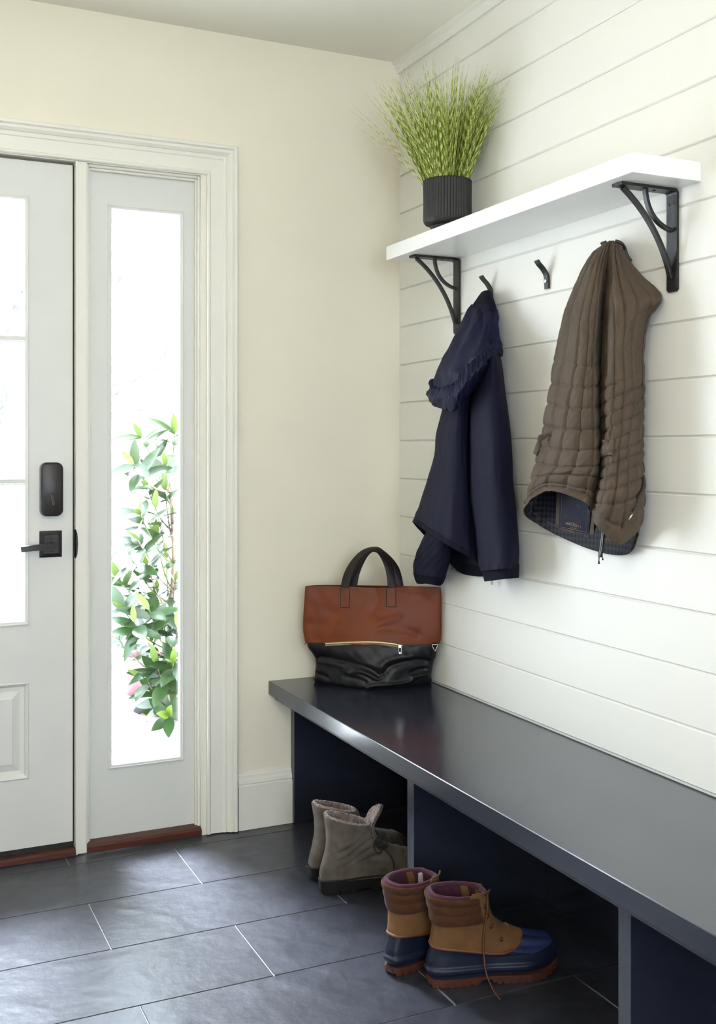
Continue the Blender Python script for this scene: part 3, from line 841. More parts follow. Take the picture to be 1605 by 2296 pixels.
for nm_, pts, b_ in [('f', [(-0.1284, 0.3107), (-0.1271, 0.3207), (-0.1197, 0.3509), (-0.1039, 0.3828), (-0.0804, 0.413), (-0.0569, 0.4298), (-0.0368, 0.4338), (-0.0167, 0.4264), (0.0018, 0.3996), (0.0145, 0.3644), (0.0206, 0.3207), (0.0212, 0.3107)], -0.0009), ('b', [(-0.1024, 0.3052), (-0.1017, 0.3154), (-0.0949, 0.3509), (-0.0804, 0.3864), (-0.0601, 0.4169), (-0.0381, 0.4294), (-0.0144, 0.422), (0.0144, 0.3949), (0.0347, 0.3627), (0.0452, 0.3188), (0.0459, 0.3069)], 0.0291)]:
    P_ = catmull(np.array([BL(a, b_, z) for a, z in pts]), 60, False)
    s = np.linspace(-1, 1, 60)
    w = 0.014 + 0.012 * np.abs(s) ** 1.2
    T_ = np.gradient(P_, axis=0); T_ /= np.linalg.norm(T_, axis=1, keepdims=True)
    side = np.cross(T_, fwv)
    tw = np.clip(1 - np.abs(s) * 1.05, 0, 1)[:, None] * 0.75
    W_ = side * (1 - tw) + fwv * tw
    part('handle', *strap(P_, W_, 0.0262, 0.0042), m_strap, bag, angle=45)
zp = [(-0.1905, 0.1318), (-0.132, 0.1378), (-0.0822, 0.1411), (-0.0323, 0.1418), (0.0109, 0.1385), (0.0525, 0.1312)]
zpth = catmull(np.array([on_bag(a, z, 0.0022) for a, z in zp]), 40, False)
part('zip_tape', *strap(zpth, (0, 0, 1), 0.0095, 0.0022), m_gold, bag, angle=50)
zt = []
for i in range(len(zpth) * 3):
    q = zpth[min(i // 3, len(zpth) - 2)] + (zpth[min(i // 3, len(zpth) - 2) + 1] - zpth[min(i // 3, len(zpth) - 2)]) * (i % 3) / 3 - fwv * 0.0012
    zt.append(box(q[0] - 0.0007, q[0] + 0.0007, q[1] - 0.0012, q[1] + 0.0012, q[2] - 0.0022, q[2] + 0.0022))
part('zip_teeth', *join(*zt), m_brass, bag, smooth=False)
e = zpth[-3] - fwv * 0.003
def bagbox(c, wa, wb, wz, b=0.0006):
    V, F = box(-wa / 2, wa / 2, -wb / 2, wb / 2, -wz / 2, wz / 2, b)
    return np.array([c + rtv * v[0] + fwv * v[1] + np.array([0, 0, v[2]]) for v in V]), F
part('zip_slider', *bagbox(e, 0.010, 0.005, 0.010), m_steel, bag, smooth=False)
pz = e - np.array([0, 0, 0.015])
part('zip_pull', *join(bagbox(pz + rtv * 0.0045, 0.0018, 0.002, 0.023), bagbox(pz - rtv * 0.0045, 0.0018, 0.002, 0.023), bagbox(pz + np.array([0, 0, 0.0105]), 0.008, 0.002, 0.0018), bagbox(pz - np.array([0, 0, 0.0105]), 0.008, 0.002, 0.0018), bagbox(pz - np.array([0, 0, 0.006]), 0.006, 0.003, 0.006)), m_steel, bag, smooth=False)
# triangular ring and its tab on the right, small ring on the left
ra, rz = 0.1560, 0.131
tri = np.array([(ra - 0.010, rz + 0.004), (ra + 0.010, rz + 0.004), (ra, rz - 0.019)])
tb = -0.0240
lp_ = []
for i in range(3):
    p0, p1 = tri[i], tri[(i + 1) % 3]
    for t_ in (0.08, 0.36, 0.64, 0.92): lp_.append(BL(*( [ (p0 + (p1 - p0) * t_)[0], tb + 0.0 * t_, (p0 + (p1 - p0) * t_)[1] ])))
part('ring_tab', *patch(ra - 0.011, ra + 0.006, rz - 0.035, rz + 0.010, 0.003, 6, 10), m_strap, bag, angle=40)
part('triangle_ring', *tube(np.array(lp_), 0.0012, 8, closed=True), m_steel, bag)
la_, lz = -0.2540, 0.137
part('ring_tab', *bagbox(BL(la_, 0.03, lz), 0.008, 0.014, 0.014, 0.002), m_strap, bag, smooth=False)
part('triangle_ring', *tube(np.array([BL(la_ - 0.003 + 0.002 * math.cos(t_), 0.03 + 0.008 * math.sin(t_), lz - 0.004 + 0.008 * math.cos(t_)) for t_ in np.linspace(0, 2 * PI, 14)[:-1]]), 0.0011, 6, closed=True), m_steel, bag)

# ------------------------------------------------------------------ boots
def foot_w(s):
    """half width of a foot outline from heel (0) to toe (1)"""
    return np.interp(s, [0, .12, .3, .45, .62, .74, .86, .94, 1.0], [.030, .033, .032, .032, .040, .046, .044, .038, .030])
def boot_ring(xb, zb, xf, zf, W, blend, n, sag=0.0, ex=0.72, shift=0.0):
    th = np.arange(n) * 2 * PI / n
    c = (1 - np.cos(th)) / 2
    sn = np.sin(th)
    s = c
    sg = np.sign(sn); ab = np.abs(sn)
    wf = foot_w(s) * (W / 0.046)
    yf_ = wf * ab ** 0.42
    ys = W * ab ** ex
    y = sg * (yf_ * (1 - blend) + ys * blend)
    x = xb + (xf - xb) * s
    z = zb + (zf - zb) * s - sag * s ** 1.2 * ab
    return np.stack([x, y + shift * s, z], 1)
def boot_surf(rows, n, nv):
    A = np.stack([boot_ring(*r[:6], n, *(r[6:] if len(r) > 6 else ())) for r in rows])
    return catmull(A, nv, False)
def outward(G):
    nn = gnormals(G)
    c = G.mean(axis=1, keepdims=True)
    if np.mean(np.sum(nn * (G - c), axis=2)) < 0: nn = -nn
    return nn
def sole_mesh(xb, xf, W, z1, lip, n, arch, tread, spring=0.012, ntr=15, depth=0.006):
    th = np.arange(n) * 2 * PI / n
    s = (1 - np.cos(th)) / 2
    bot = boot_ring(xb, 0, xf, 0, W, 0.0, n)
    zb = np.zeros(n)
    zb += np.clip((s - 0.80) / 0.20, 0, 1) ** 2 * spring
    a0, a1 = arch
    zb = np.where((s > a0) & (s < a1), np.maximum(zb, 0.011 * np.minimum(1, np.minimum((s - a0), (a1 - s)) / 0.025)), zb)
    if tread:
        fr = (s * ntr) % 1.0
        zb = np.where((fr < 0.30) & ((s < a0) | (s > a1)), zb + depth, zb)
    rows = []
    c = bot.copy(); c[:, 2] = zb; c[:, 0] = c[:, 0] * 1.0
    inn = c.copy(); m_ = np.array([(xb + xf) / 2, 0, 0]); inn[:, :2] = m_[:2] + (inn[:, :2] - m_[:2]) * 0.55; inn[:, 2] = zb + 0.0
    zt = z1 + np.clip((s - 0.80) / 0.20, 0, 1) ** 2 * spring
    def ring(k, dz):
        r = bot.copy(); r[:, 0] = (xb + xf) / 2 + (r[:, 0] - (xb + xf) / 2) * (1 + k * 2 / (xf - xb)); r[:, 1] *= (1 + k / W); r[:, 2] = dz; return r
    rows = [inn, ring(-0.001, zb), ring(0.0005, zb + 0.004), ring(0.001, (zb * 0.2 + zt * 0.8)), ring(lip, zt - 0.003), ring(lip, zt - 0.0005), ring(lip - 0.004, zt)]
    G = np.stack(rows)
    V, F = grid(G, True, True, True)
    return V, F
def lace_curve(pts, r, n=60, seg=6):
    return tube(catmull(np.array(pts), n, False), r, seg)
def strip(G, j0, j1, i0, i1, lift, th):
    """a piece of a shell, laid on it and given thickness"""
    nn = outward(G)
    J = [j % G.shape[1] for j in range(j0, j1 + 1)]
    S = G[i0:i1 + 1][:, J] + nn[i0:i1 + 1][:, J] * lift
    V, F = solid(S, th, False)
    return V, F

# ---- grey suede lace-up boots
m_suede = mat('grey_taupe_suede', (0.115, 0.096, 0.078), 0.92, var=0.30, vscale=22, bump=0.5, bscale=500, bdist=0.0008, sheen=0.15, spec=0.15)
m_suede2 = mat('pale_suede_back_strip', (0.20, 0.178, 0.165), 0.95, var=0.2, vscale=40, bump=0.5, bscale=500, bdist=0.0008, sheen=0.4)
m_fur = mat('shearling_lining', (0.25, 0.18, 0.165), 1.0, var=0.4, vscale=70, bump=1.0, bscale=180, bdist=0.006, sheen=0.6)
m_lug = mat('black_rubber_sole', (0.009, 0.008, 0.009), 0.5, spec=0.3, var=0.2, vscale=30, bump=0.2, bscale=150, bdist=0.001)
m_lace = mat('black_lace', (0.008, 0.008, 0.010), 0.7, bump=0.6, bscale=900, bdist=0.0008)
def suede_boot(loc, rz, label, tall):
    b = empty('suede_boot', loc, rz, label, 'boot', 'pair of grey suede boots in the first bay')
    rows = [(-0.004, .034, .296, .040, .043, 0.0), (-0.007, .045, .300, .055, .0445, 0.0), (-0.006, .058, .293, .072, .044, 0.05), (-0.002, .075, .268, .086, .042, .15),
            (0.004, .095, .218, .099, .041, .4), (0.009, .118, .172, .116, .040, .7), (0.012, .140, .147, .134, .041, .9), (0.011, .165, .137, .152, .043, 1.0, .002), (0.008, .190, .133, .168, .045, 1.0, .003), (0.004, .212, .130, .182, .047, 1.0, .004)]
    n = 96
    G = boot_surf(rows, n, 70)
    nn = outward(G)
    X, Y, Z = G[..., 0], G[..., 1], G[..., 2]
    cr_ = 0.0022 * np.sin((Z - 0.35 * X) * 260 + 3 * np.sin(X * 40)) * np.exp(-((Z - 0.115) / 0.035) ** 2) * (X > 0.03) * (np.abs(Y) > 0.01)
    G = G + nn * (cr_ + 0.0008 * wob(X * 60, Z * 60, 2.0))[..., None]
    sh = part('upper', *solid(G, 0.0035), m_suede, b, local=True)
    part('back_strip', *strip(G, -5, 5, 0, 69, 0.0012, 0.002), m_suede2, b, local=True, angle=50)
    # shearling lining inside the collar
    nn = outward(G)
    inn = (G - nn * 0.006)[40:][::-1].copy()
    rr_ = np.random.default_rng(3)
    inn += rr_.normal(0, 0.0012, inn.shape)
    fix_normals(part('lining', *grid(inn, True, False, True), m_fur, sh, local=True))
    rim = G[69] - nn[69] * 0.003
    part('fur_rim', *tube(rim + rr_.normal(0, 0.0008, rim.shape), 0.0034 + 0.0010 * rr_.random(n), 7, closed=True), m_fur, sh, local=True)
    part('sole', *sole_mesh(-0.012, 0.306, 0.0475, 0.0365, 0.0025, 240, (0.30, 0.46), True, ntr=13, depth=0.007), m_lug, b, local=True, angle=35)
    part('welt', *tube(boot_ring(-0.010, .037, .303, .049, .0475, 0.0, 96), 0.0028, 6, closed=True), m_lug, b, local=True)
    # tongue standing forward out of the collar
    tg = []
    for x, z, w in ((0.205, .098, .020), (0.172, .120, .024), (0.150, .146, .027), (0.143, .172, .030), *(((0.152, .196, .032), (0.166, .216, .028), (0.172, .224, .016)) if tall else ((0.139, .176, .026), (0.138, .178, .018)))):
        tg.append([(x - 0.010 * abs(t_) ** 2, w * t_, z - 0.004 * abs(t_)) for t_ in (-1, -.6, 0, .6, 1)])
    GT = surf(tg, 20, 30, False)
    part('tongue', *solid(GT, 0.006, False), m_suede, b, local=True)
    if tall:
        GF = GT[14:, 1:-1].copy(); nt_ = gnormals(GF, False)
        s_ = -1 if np.mean(nt_[..., 0]) < 0 else 1
        GF = GF - np.array([0.0075, 0, -0.001]) + rr_.normal(0, 0.0007, GF.shape)
        fix_normals(part('fur_facing', *solid(GF, 0.003, False), m_fur, b, local=True))
    # eyestays with hooks, criss-cross laces and a loose bow
    eye = []
    for k in range(5):
        i = 36 + k * 7
        for sd in (1, -1):
            j = int(n / 2 - sd * 9) % n
            eye.append((sd, G[i, j].copy(), nn[i, j].copy()))
    for sd, q, nv_ in eye:
        part('eyelet', *disc(q + nv_ * 0.0002, nv_, 0.0038, 0.0022, 12, 0.0016), m_black, b, local=True)
    le = {1: [], -1: []}
    for sd, q, nv_ in eye: le[sd].append(q + nv_ * 0.003)
    zig = []
    for k in range(5):
        sd = 1 if k % 2 == 0 else -1
        zig += [le[sd][k], (le[sd][k] + le[-sd][min(k + 1, 4)]) / 2 + np.array([0.008, 0, 0.002])]
    zag = []
    for k in range(5):
        sd = -1 if k % 2 == 0 else 1
        zag += [le[sd][k], (le[sd][k] + le[-sd][min(k + 1, 4)]) / 2 + np.array([0.009, 0, 0.002])]
    part('lace', *lace_curve(zig, 0.0020), m_lace, b, local=True)
    part('lace', *lace_curve(zag, 0.0020), m_lace, b, local=True)
    k0 = le[-1][2] + np.array([0.010, -0.004, -0.004])
    for dx, dy, dz in ((0.018, -0.012, -0.022), (0.004, -0.020, -0.030), (0.030, -0.004, -0.018)):
        part('bow_loop', *tube(np.array([k0 + np.array([dx, dy, dz]) * (0.5 - 0.5 * math.cos(t_)) + np.array([dz, 0, -dx]) * 0.35 * math.sin(t_) for t_ in np.linspace(0, 2 * PI, 24)[:-1]]), 0.0021, 6, closed=True), m_lace, b, local=True)
    part('lace_end', *lace_curve([k0, k0 + np.array([0.022, -0.014, -0.020]), k0 + np.array([0.040, -0.026, -0.050]), k0 + np.array([0.042, -0.030, -0.080]), k0 + np.array([0.040, -0.031, -0.092])], 0.0021, 40), m_lace, b, local=True)
    # seam line of the quarter
    q = [G[i, (n - j) % n] + nn[i, (n - j) % n] * 0.0004 for i, j in ((3, 30), (10, 32), (17, 34), (22, 37), (24, 40), (25, 43))]
    part('seam', *lace_curve(q, 0.0007, 30, 5), m_dark, b, local=True)
    return b
suede_boot((-0.522, -0.562, 0.0005), math.radians(-9), 'grey suede lace-up boot nearest the room in the first bay', True)
suede_boot((-0.514, -0.470, 0.0005), math.radians(5), 'grey suede boot standing behind its mate by the bench end', False)

# ---- duck boots
m_rub = mat('navy_rubber', (0.0075, 0.011, 0.027), 0.42, spec=0.35, var=0.15, vscale=25, bump=0.12, bscale=120, bdist=0.0008)
m_bluetoe = mat('blue_rubber_cap', (0.012, 0.021, 0.080), 0.55, var=0.25, vscale=40, bump=0.5, bscale=260, bdist=0.001)
m_nub = mat('tan_nubuck', hexc('6A4A2B'), 0.72, spec=0.25, var=0.14, vscale=20, bump=0.25, bscale=350, bdist=0.0006, sheen=0.05)
m_collar = mat('brown_suede_collar', hexc('4A2D1E'), 0.95, var=0.18, vscale=30, bump=0.5, bscale=500, bdist=0.0008, sheen=0.1, spec=0.15)
m_wine = mat('wine_fleece', hexc('4A2A36'), 1.0, var=0.2, vscale=50, bump=0.8, bscale=400, bdist=0.0015, sheen=0.15, spec=0.1)
m_gum = mat('gum_rubber', hexc('4A281C'), 0.5, var=0.15, vscale=30, bump=0.2, bscale=200, bdist=0.0008)
m_pipe = mat('brown_piping', hexc('66381C'), 0.5)
m_rawlace = mat('rawhide_lace', hexc('5A3218'), 0.55, var=0.2, vscale=60)
m_tagw = mat('woven_size_tag', (0.55, 0.55, 0.50), 0.8)
def duck_boot(loc, rz, label, loose):
    b = empty('duck_boot', loc, rz, label, 'boot', 'pair of duck boots by the second bay')
    n = 110
    RB = [(0.002, .018, .298, .026, .0455, 0.0), (-0.006, .036, .308, .044, .0475, 0.0), (-0.006, .055, .307, .066, .0475, 0.0, .012), (-0.002, .070, .290, .084, .046, .08, .026), (0.002, .082, .250, .093, .0455, .2, .036), (0.005, .092, .212, .103, .0445, .4, .042)]
    G = boot_surf(RB, n, 60)
    nn = outward(G)
    X, Y, Z = G[..., 0], G[..., 1], G[..., 2]
    # ribs running over the toe cap
    rib = 0.0040 * np.cos(Y * 2 * PI / 0.0200) * np.clip((X - 0.19) / 0.03, 0, 1) * np.clip((Z - 0.070) / 0.012, 0, 1) * np.clip((0.30 - X) / 0.02, 0, 1)
    bead = 0.0050 * np.exp(-((Z - 0.036) / 0.0075) ** 4) * np.clip((0.27 - X) / 0.05, 0, 1)
    G = G + nn * (rib + bead)[..., None]
    sh = part('rubber_shell', *grid(G, True), m_rub, b, local=True)
    # blue ribbed cap over the vamp
    iC = 33
    j0, j1 = int(n / 2) - 17, int(n / 2) + 17
    part('toe_cap', *strip(G, j0, j1, iC, 58, 0.0009, 0.0012), m_bluetoe, sh, local=True)
    part('sole', *sole_mesh(-0.006, 0.309, 0.049, 0.0190, 0.0012, 260, (0.36, 0.48), True, spring=0.020, ntr=17, depth=0.006), m_gum, b, local=True, angle=35)
    SH = [(0.004, .089, .217, .100, .0443, 0.4, .042), (0.006, .104, .186, .114, .0425, .6, .022), (0.009, .124, .158, .130, .0415, .85), (0.010, .145, .144, .150, .043, 1.0), (0.006, .170, .137, .172, .045, 1.0), (0.001, .192, .134, .190, .047, 1.0), (-0.002, .207, .132, .200, .048, 1.0)]
    S = boot_surf(SH, n, 70)
    ns = outward(S)
    S = S + ns * (0.0010 * wob(S[..., 0] * 50, S[..., 2] * 60, 5.0 + loose))[..., None]
    up = part('shaft', *solid(S, 0.003), m_nub, b, local=True)
    part('piping', *tube(boot_ring(0.003, .0905, .218, .1015, .0458, 0.4, n, .042), 0.0040, 8, closed=True), m_pipe, b, local=True)
    ns = outward(S)
    # padded suede collar round the back and sides, with three soft rolls
    C_ = S[34:70]
    t_ = np.linspace(0, 1, 36)[:, None, None]
    C_ = C_ + ns[34:70] * (0.0025 + 0.0024 * np.abs(np.sin(t_ * PI * 3)) ** 0.8)
    J = [j % n for j in range(-37, 38)]
    part('collar', *solid(C_[:, J], 0.004, False), m_collar, b, local=True)
    inn = (S - ns * 0.007)[22:][::-1]
    fix_normals(part('lining', *grid(inn, True, False, True), m_wine, up, local=True))
    rim = S[69] - ns[69] * 0.0035 + np.array([0, 0, 0.001])
    part('lining_roll', *tube(rim, 0.0062, 9, closed=True), m_wine, up, local=True)
    # heel counter
    part('heel_counter', *strip(S, -13, 13, 0, 36, 0.0013, 0.0016), m_nub, b, local=True, angle=50)
    # eyestays
    for sd in (1, -1):
        jj = (int(n / 2) - 24, int(n / 2) - 7) if sd == 1 else (int(n / 2) + 7, int(n / 2) + 24)
        E_ = S[4:70][:, jj[0]:jj[1] + 1] + ns[4:70][:, jj[0]:jj[1] + 1] * 0.0022
        ext = E_[-1] + np.array([0.006, 0, 0.014 if sd == -1 else 0.004])
        E_ = np.concatenate([E_, (E_[-1:] * 0.5 + ext[None] * 0.5), ext[None]])
        part('eyestay', *solid(E_, 0.0024, False), m_nub, b, local=True, angle=50)
    # gusset tongue
    tg = []
    for x, z, w in ((0.216, .100, .026), (0.178, .114, .028), (0.146, .145, .027), (0.134, .175, .028), (0.130, .205, .027)):
        tg.append([(x + 0.004 - 0.014 * abs(q) ** 2, w * q, z - 0.006 * abs(q)) for q in (-1, -.6, 0, .6, 1)])
    part('tongue', *solid(surf(tg, 16, 24, False), 0.004, False), m_nub, b, local=True)
    part('vamp_patch', *strip(S, int(n / 2) - 13, int(n / 2) + 13, 0, 12, 0.0024, 0.0030), m_nub, b, local=True, angle=50)
    le = {1: [], -1: []}
    for k in range(5):
        i = 12 + k * 13
        for sd in (1, -1):
            j = int(n / 2) - sd * (13 + (k < 2))
            q, nv_ = S[i, j] + ns[i, j] * 0.0022, ns[i, j]
            if k == 4 and sd == -1: q = q + np.array([0.005, 0, 0.012])
            part('eyelet', *disc(q, nv_, 0.0058, 0.0026, 16, 0.0026), m_black, b, local=True)
            le[sd].append(q + nv_ * 0.003)
    for first in (1, -1):
        zig = []
        for k in range(4):
            sd = first if k % 2 == 0 else -first
            zig += [le[sd][k], (le[sd][k] + le[-sd][k + 1]) / 2 + np.array([0.013, 0, 0.007])]
        part('lace', *lace_curve(zig, 0.0024), m_rawlace, b, local=True)
    if loose:
        q = le[-1][4]
        part('hanging_lace', *lace_curve([q, q + np.array([0.000, -0.006, -0.030]), q + np.array([-0.010, -0.012, -0.080]), q + np.array([-0.012, -0.016, -0.130]), q + np.array([-0.010, -0.026, -0.165]), q + np.array([0.0, -0.040, -0.1955]), q + np.array([0.010, -0.060, -0.2105])], 0.0019, 60), m_rawlace, b, local=True)
        q = le[-1][3]
        part('lace_end', *lace_curve([le[-1][4], q + np.array([0.004, -0.003, 0.004]), q + np.array([0.007, -0.006, -0.022])], 0.0016, 20), m_rawlace, b, local=True)
    else:
        q = S[66, int(n * 0.44)] - ns[66, int(n * 0.44)] * 0.010
        part('size_tag', *box(q[0] - 0.010, q[0] + 0.010, q[1] - 0.0006, q[1] + 0.0006, q[2] - 0.024, q[2] + 0.002), m_tagw, up, smooth=False, local=True)
    part('pull_tab', *strip(S - ns * 0.0115, int(n * 0.30), int(n * 0.30) + 6, 30, 69, 0.0, 0.0015), m_nub, up, local=True)
    return b
duck_boot((-0.501, -1.129, 0.0005), math.radians(-12), 'tan and navy duck boot with a lace trailing to the floor', 1)
duck_boot((-0.561, -1.050, 0.0005), math.radians(16), 'tan and navy duck boot half hidden behind its mate, size tag inside', 0)
# ------------------------------------------------------------------ navy hooded jacket
def cloth(name, col, rough, bs, var=0.1, sheen=0.2, bump=0.25):
    return mat(name, col, rough, spec=0.14, var=var, vscale=15, bump=bump, bscale=bs, bdist=0.0006, sheen=sheen)
m_navy = cloth('navy_shell_fabric', (0.0062, 0.0066, 0.020), 0.7, 900, sheen=0.0)
m_navyk = cloth('navy_knit_rib', (0.005, 0.0055, 0.013), 0.85, 700, sheen=0.0, bump=0.6)
m_navyh = cloth('navy_hood_fabric', (0.0076, 0.0088, 0.030), 0.62, 800, sheen=0.0)
def outn(G):
    nn = gnormals(G)
    c = G.mean(axis=1, keepdims=True)
    if np.mean(np.sum(nn * (G - c), axis=2)) < 0: nn = -nn
    return nn
jk = empty('navy_jacket', (-0.05, -0.60, 1.0), 0, 'navy hooded jacket hanging from the hook beside the corner', 'jacket')
JB = surf([[(-0.02,-0.6291,1.6266),(-0.04,-0.6514,1.6216),(-0.055,-0.6564,1.6189),(-0.06,-0.6403,1.6205),(-0.055,-0.6076,1.6259),(-0.045,-0.5661,1.6327),(-0.02,-0.545,1.6393),(-0.012,-0.5771,1.6359)],[(-0.015,-0.6355,1.5384),(-0.05,-0.6627,1.5344),(-0.08,-0.6801,1.5289),(-0.09,-0.6506,1.5312),(-0.085,-0.5927,1.5394),(-0.06,-0.5091,1.5523),(-0.02,-0.4727,1.5562),(-0.01,-0.5539,1.5489)],[(-0.012,-0.6547,1.4214),(-0.06,-0.6306,1.4215),(-0.09,-0.6359,1.4203),(-0.11,-0.6148,1.421),(-0.105,-0.5604,1.4244),(-0.07,-0.4544,1.4317),(-0.025,-0.4086,1.4356),(-0.01,-0.5286,1.4289)],[(-0.012,-0.6547,1.3316),(-0.06,-0.586,1.3331),(-0.095,-0.6145,1.3316),(-0.125,-0.6152,1.3312),(-0.115,-0.5465,1.3336),(-0.08,-0.4393,1.3376),(-0.03,-0.3898,1.34),(-0.01,-0.5029,1.3366)],[(-0.012,-0.6547,1.261),(-0.0622,-0.5821,1.2616),(-0.1022,-0.6191,1.261),(-0.1344,-0.6162,1.2608),(-0.1266,-0.538,1.2618),(-0.0916,-0.4213,1.2634),(-0.035,-0.3902,1.2641),(-0.01,-0.5029,1.2629)],[(-0.012,-0.6547,1.2033),(-0.064,-0.5826,1.2031),(-0.104,-0.6222,1.2034),(-0.138,-0.6173,1.2034),(-0.132,-0.5396,1.203),(-0.097,-0.4199,1.2024),(-0.035,-0.3791,1.202),(-0.01,-0.5029,1.2026)],[(-0.012,-0.6547,1.1328),(-0.0662,-0.5913,1.1318),(-0.1062,-0.6284,1.1332),(-0.1424,-0.6148,1.1333),(-0.1386,-0.5247,1.131),(-0.1036,-0.3867,1.127),(-0.035,-0.3338,1.1248),(-0.01,-0.5029,1.1289)],[(-0.012,-0.6547,1.0622),(-0.0684,-0.605,1.0612),(-0.1084,-0.6321,1.0633),(-0.1468,-0.6123,1.0632),(-0.1452,-0.5097,1.0584),(-0.1102,-0.3499,1.0502),(-0.035,-0.2845,1.0455),(-0.01,-0.5029,1.0551)],[(-0.014,-0.634,0.9323),(-0.075,-0.6307,0.9408),(-0.118,-0.6458,0.9653),(-0.152,-0.6111,0.9893),(-0.152,-0.5003,1.012),(-0.112,-0.3298,1.0187),(-0.04,-0.3313,0.9358),(-0.011,-0.4785,0.9258)],[(-0.014,-0.5803,0.8479),(-0.078,-0.643,0.8948),(-0.118,-0.6458,0.9171),(-0.152,-0.6034,0.9441),(-0.152,-0.4893,0.9691),(-0.112,-0.315,0.9887),(-0.04,-0.4265,0.8667),(-0.014,-0.4572,0.8401)]], 160, 150)
nb = outn(JB)
tt = np.linspace(0, 1, 150)[:, None]; ss = np.arange(160)[None, :] / 160
JB = JB + nb * (0.0016 * wob(ss * 26, tt * 5, 2.0) + 0.0012 * np.sin(ss * 90) * np.exp(-((tt - 0.95) / 0.03) ** 2))[..., None]
fix_normals(part('body', *solid(JB[:143], 0.0025), m_navy, jk))
hm = JB[141:] + nb[141:] * 0.0012
fix_normals(part('hem_band', *solid(hm, 0.004), m_navyk, jk))
def puff(rows, nu, nv, amp, seed):
    G = surf(rows, nu, nv); n_ = outn(G)
    t = np.linspace(0, 1, nv)[:, None]; s = np.arange(nu)[None, :] / nu
    fold = 0.0022 * np.sin(s * 2 * PI * 17 + seed) * np.exp(-((1 - t) / 0.05) ** 2)
    return G + n_ * (amp * wob(s * 12, t * 7, seed) + fold)[..., None]
fix_normals(part('sleeve', *solid(puff([[(-0.085,-0.7142,1.4782),(-0.122,-0.7826,1.4728),(-0.1135,-0.7817,1.4751),(-0.05,-0.6911,1.4863),(-0.016,-0.6304,1.4914),(-0.026,-0.6278,1.4884)],[(-0.085,-0.6858,1.4615),(-0.122,-0.7699,1.4572),(-0.1135,-0.7899,1.4604),(-0.05,-0.7167,1.4717),(-0.016,-0.6457,1.476),(-0.026,-0.6126,1.4717)],[(-0.085,-0.6325,1.39),(-0.122,-0.7397,1.3837),(-0.1135,-0.7894,1.3814),(-0.05,-0.7397,1.3854),(-0.016,-0.6543,1.3905),(-0.026,-0.5781,1.3941)],[(-0.085,-0.6152,1.2868),(-0.122,-0.7351,1.2841),(-0.1135,-0.8012,1.2829),(-0.05,-0.7646,1.2842),(-0.016,-0.6718,1.2863),(-0.026,-0.5719,1.2882)],[(-0.085,-0.6102,1.2033),(-0.122,-0.7344,1.2043),(-0.1135,-0.8059,1.2051),(-0.05,-0.7736,1.2052),(-0.016,-0.6783,1.2045),(-0.026,-0.5706,1.2033)],[(-0.085,-0.6102,1.1197),(-0.122,-0.7357,1.1246),(-0.1135,-0.8089,1.1275),(-0.05,-0.778,1.1266),(-0.016,-0.6821,1.1229),(-0.026,-0.5719,1.1184)],[(-0.085,-0.6202,1.0558),(-0.122,-0.7457,1.0644),(-0.1135,-0.8193,1.0702),(-0.05,-0.7891,1.0693),(-0.016,-0.6933,1.0629),(-0.026,-0.5825,1.0543)],[(-0.085,-0.6399,0.993),(-0.122,-0.7629,1.0042),(-0.1135,-0.834,1.011),(-0.05,-0.8023,1.009),(-0.016,-0.708,1.0005),(-0.026,-0.601,0.9902)],[(-0.085,-0.6545,0.9343),(-0.122,-0.7748,0.9474),(-0.1135,-0.8427,0.9547),(-0.05,-0.8089,0.9509),(-0.016,-0.7163,0.9409),(-0.026,-0.6138,0.9298)],[(-0.085,-0.6642,0.8971),(-0.122,-0.7813,0.9125),(-0.1135,-0.8455,0.9216),(-0.05,-0.8089,0.9181),(-0.016,-0.7181,0.9063),(-0.026,-0.6211,0.8926)],[(-0.085,-0.6786,0.8759),(-0.122,-0.7899,0.8915),(-0.1135,-0.8467,0.9003),(-0.05,-0.8045,0.8957),(-0.016,-0.7172,0.8836),(-0.026,-0.6308,0.8703)]], 100, 130, 0.002, 1.0), 0.0025), m_navy, jk))
fix_normals(part('cuff', *solid(surf([[(-0.08,-0.6681,0.8846),(-0.108,-0.7665,0.8982),(-0.1004,-0.8273,0.9073),(-0.052,-0.8098,0.9061),(-0.024,-0.7309,0.8953),(-0.034,-0.6424,0.8822)],[(-0.08,-0.6825,0.8609),(-0.108,-0.776,0.8751),(-0.1004,-0.8307,0.8844),(-0.052,-0.8087,0.8828),(-0.024,-0.7327,0.8715),(-0.034,-0.6529,0.858)],[(-0.08,-0.6896,0.8478),(-0.108,-0.7806,0.8622),(-0.1004,-0.8321,0.8714),(-0.052,-0.8076,0.8693),(-0.024,-0.7332,0.8578),(-0.034,-0.658,0.8444)]], 90, 16), 0.004), m_navyk, jk))
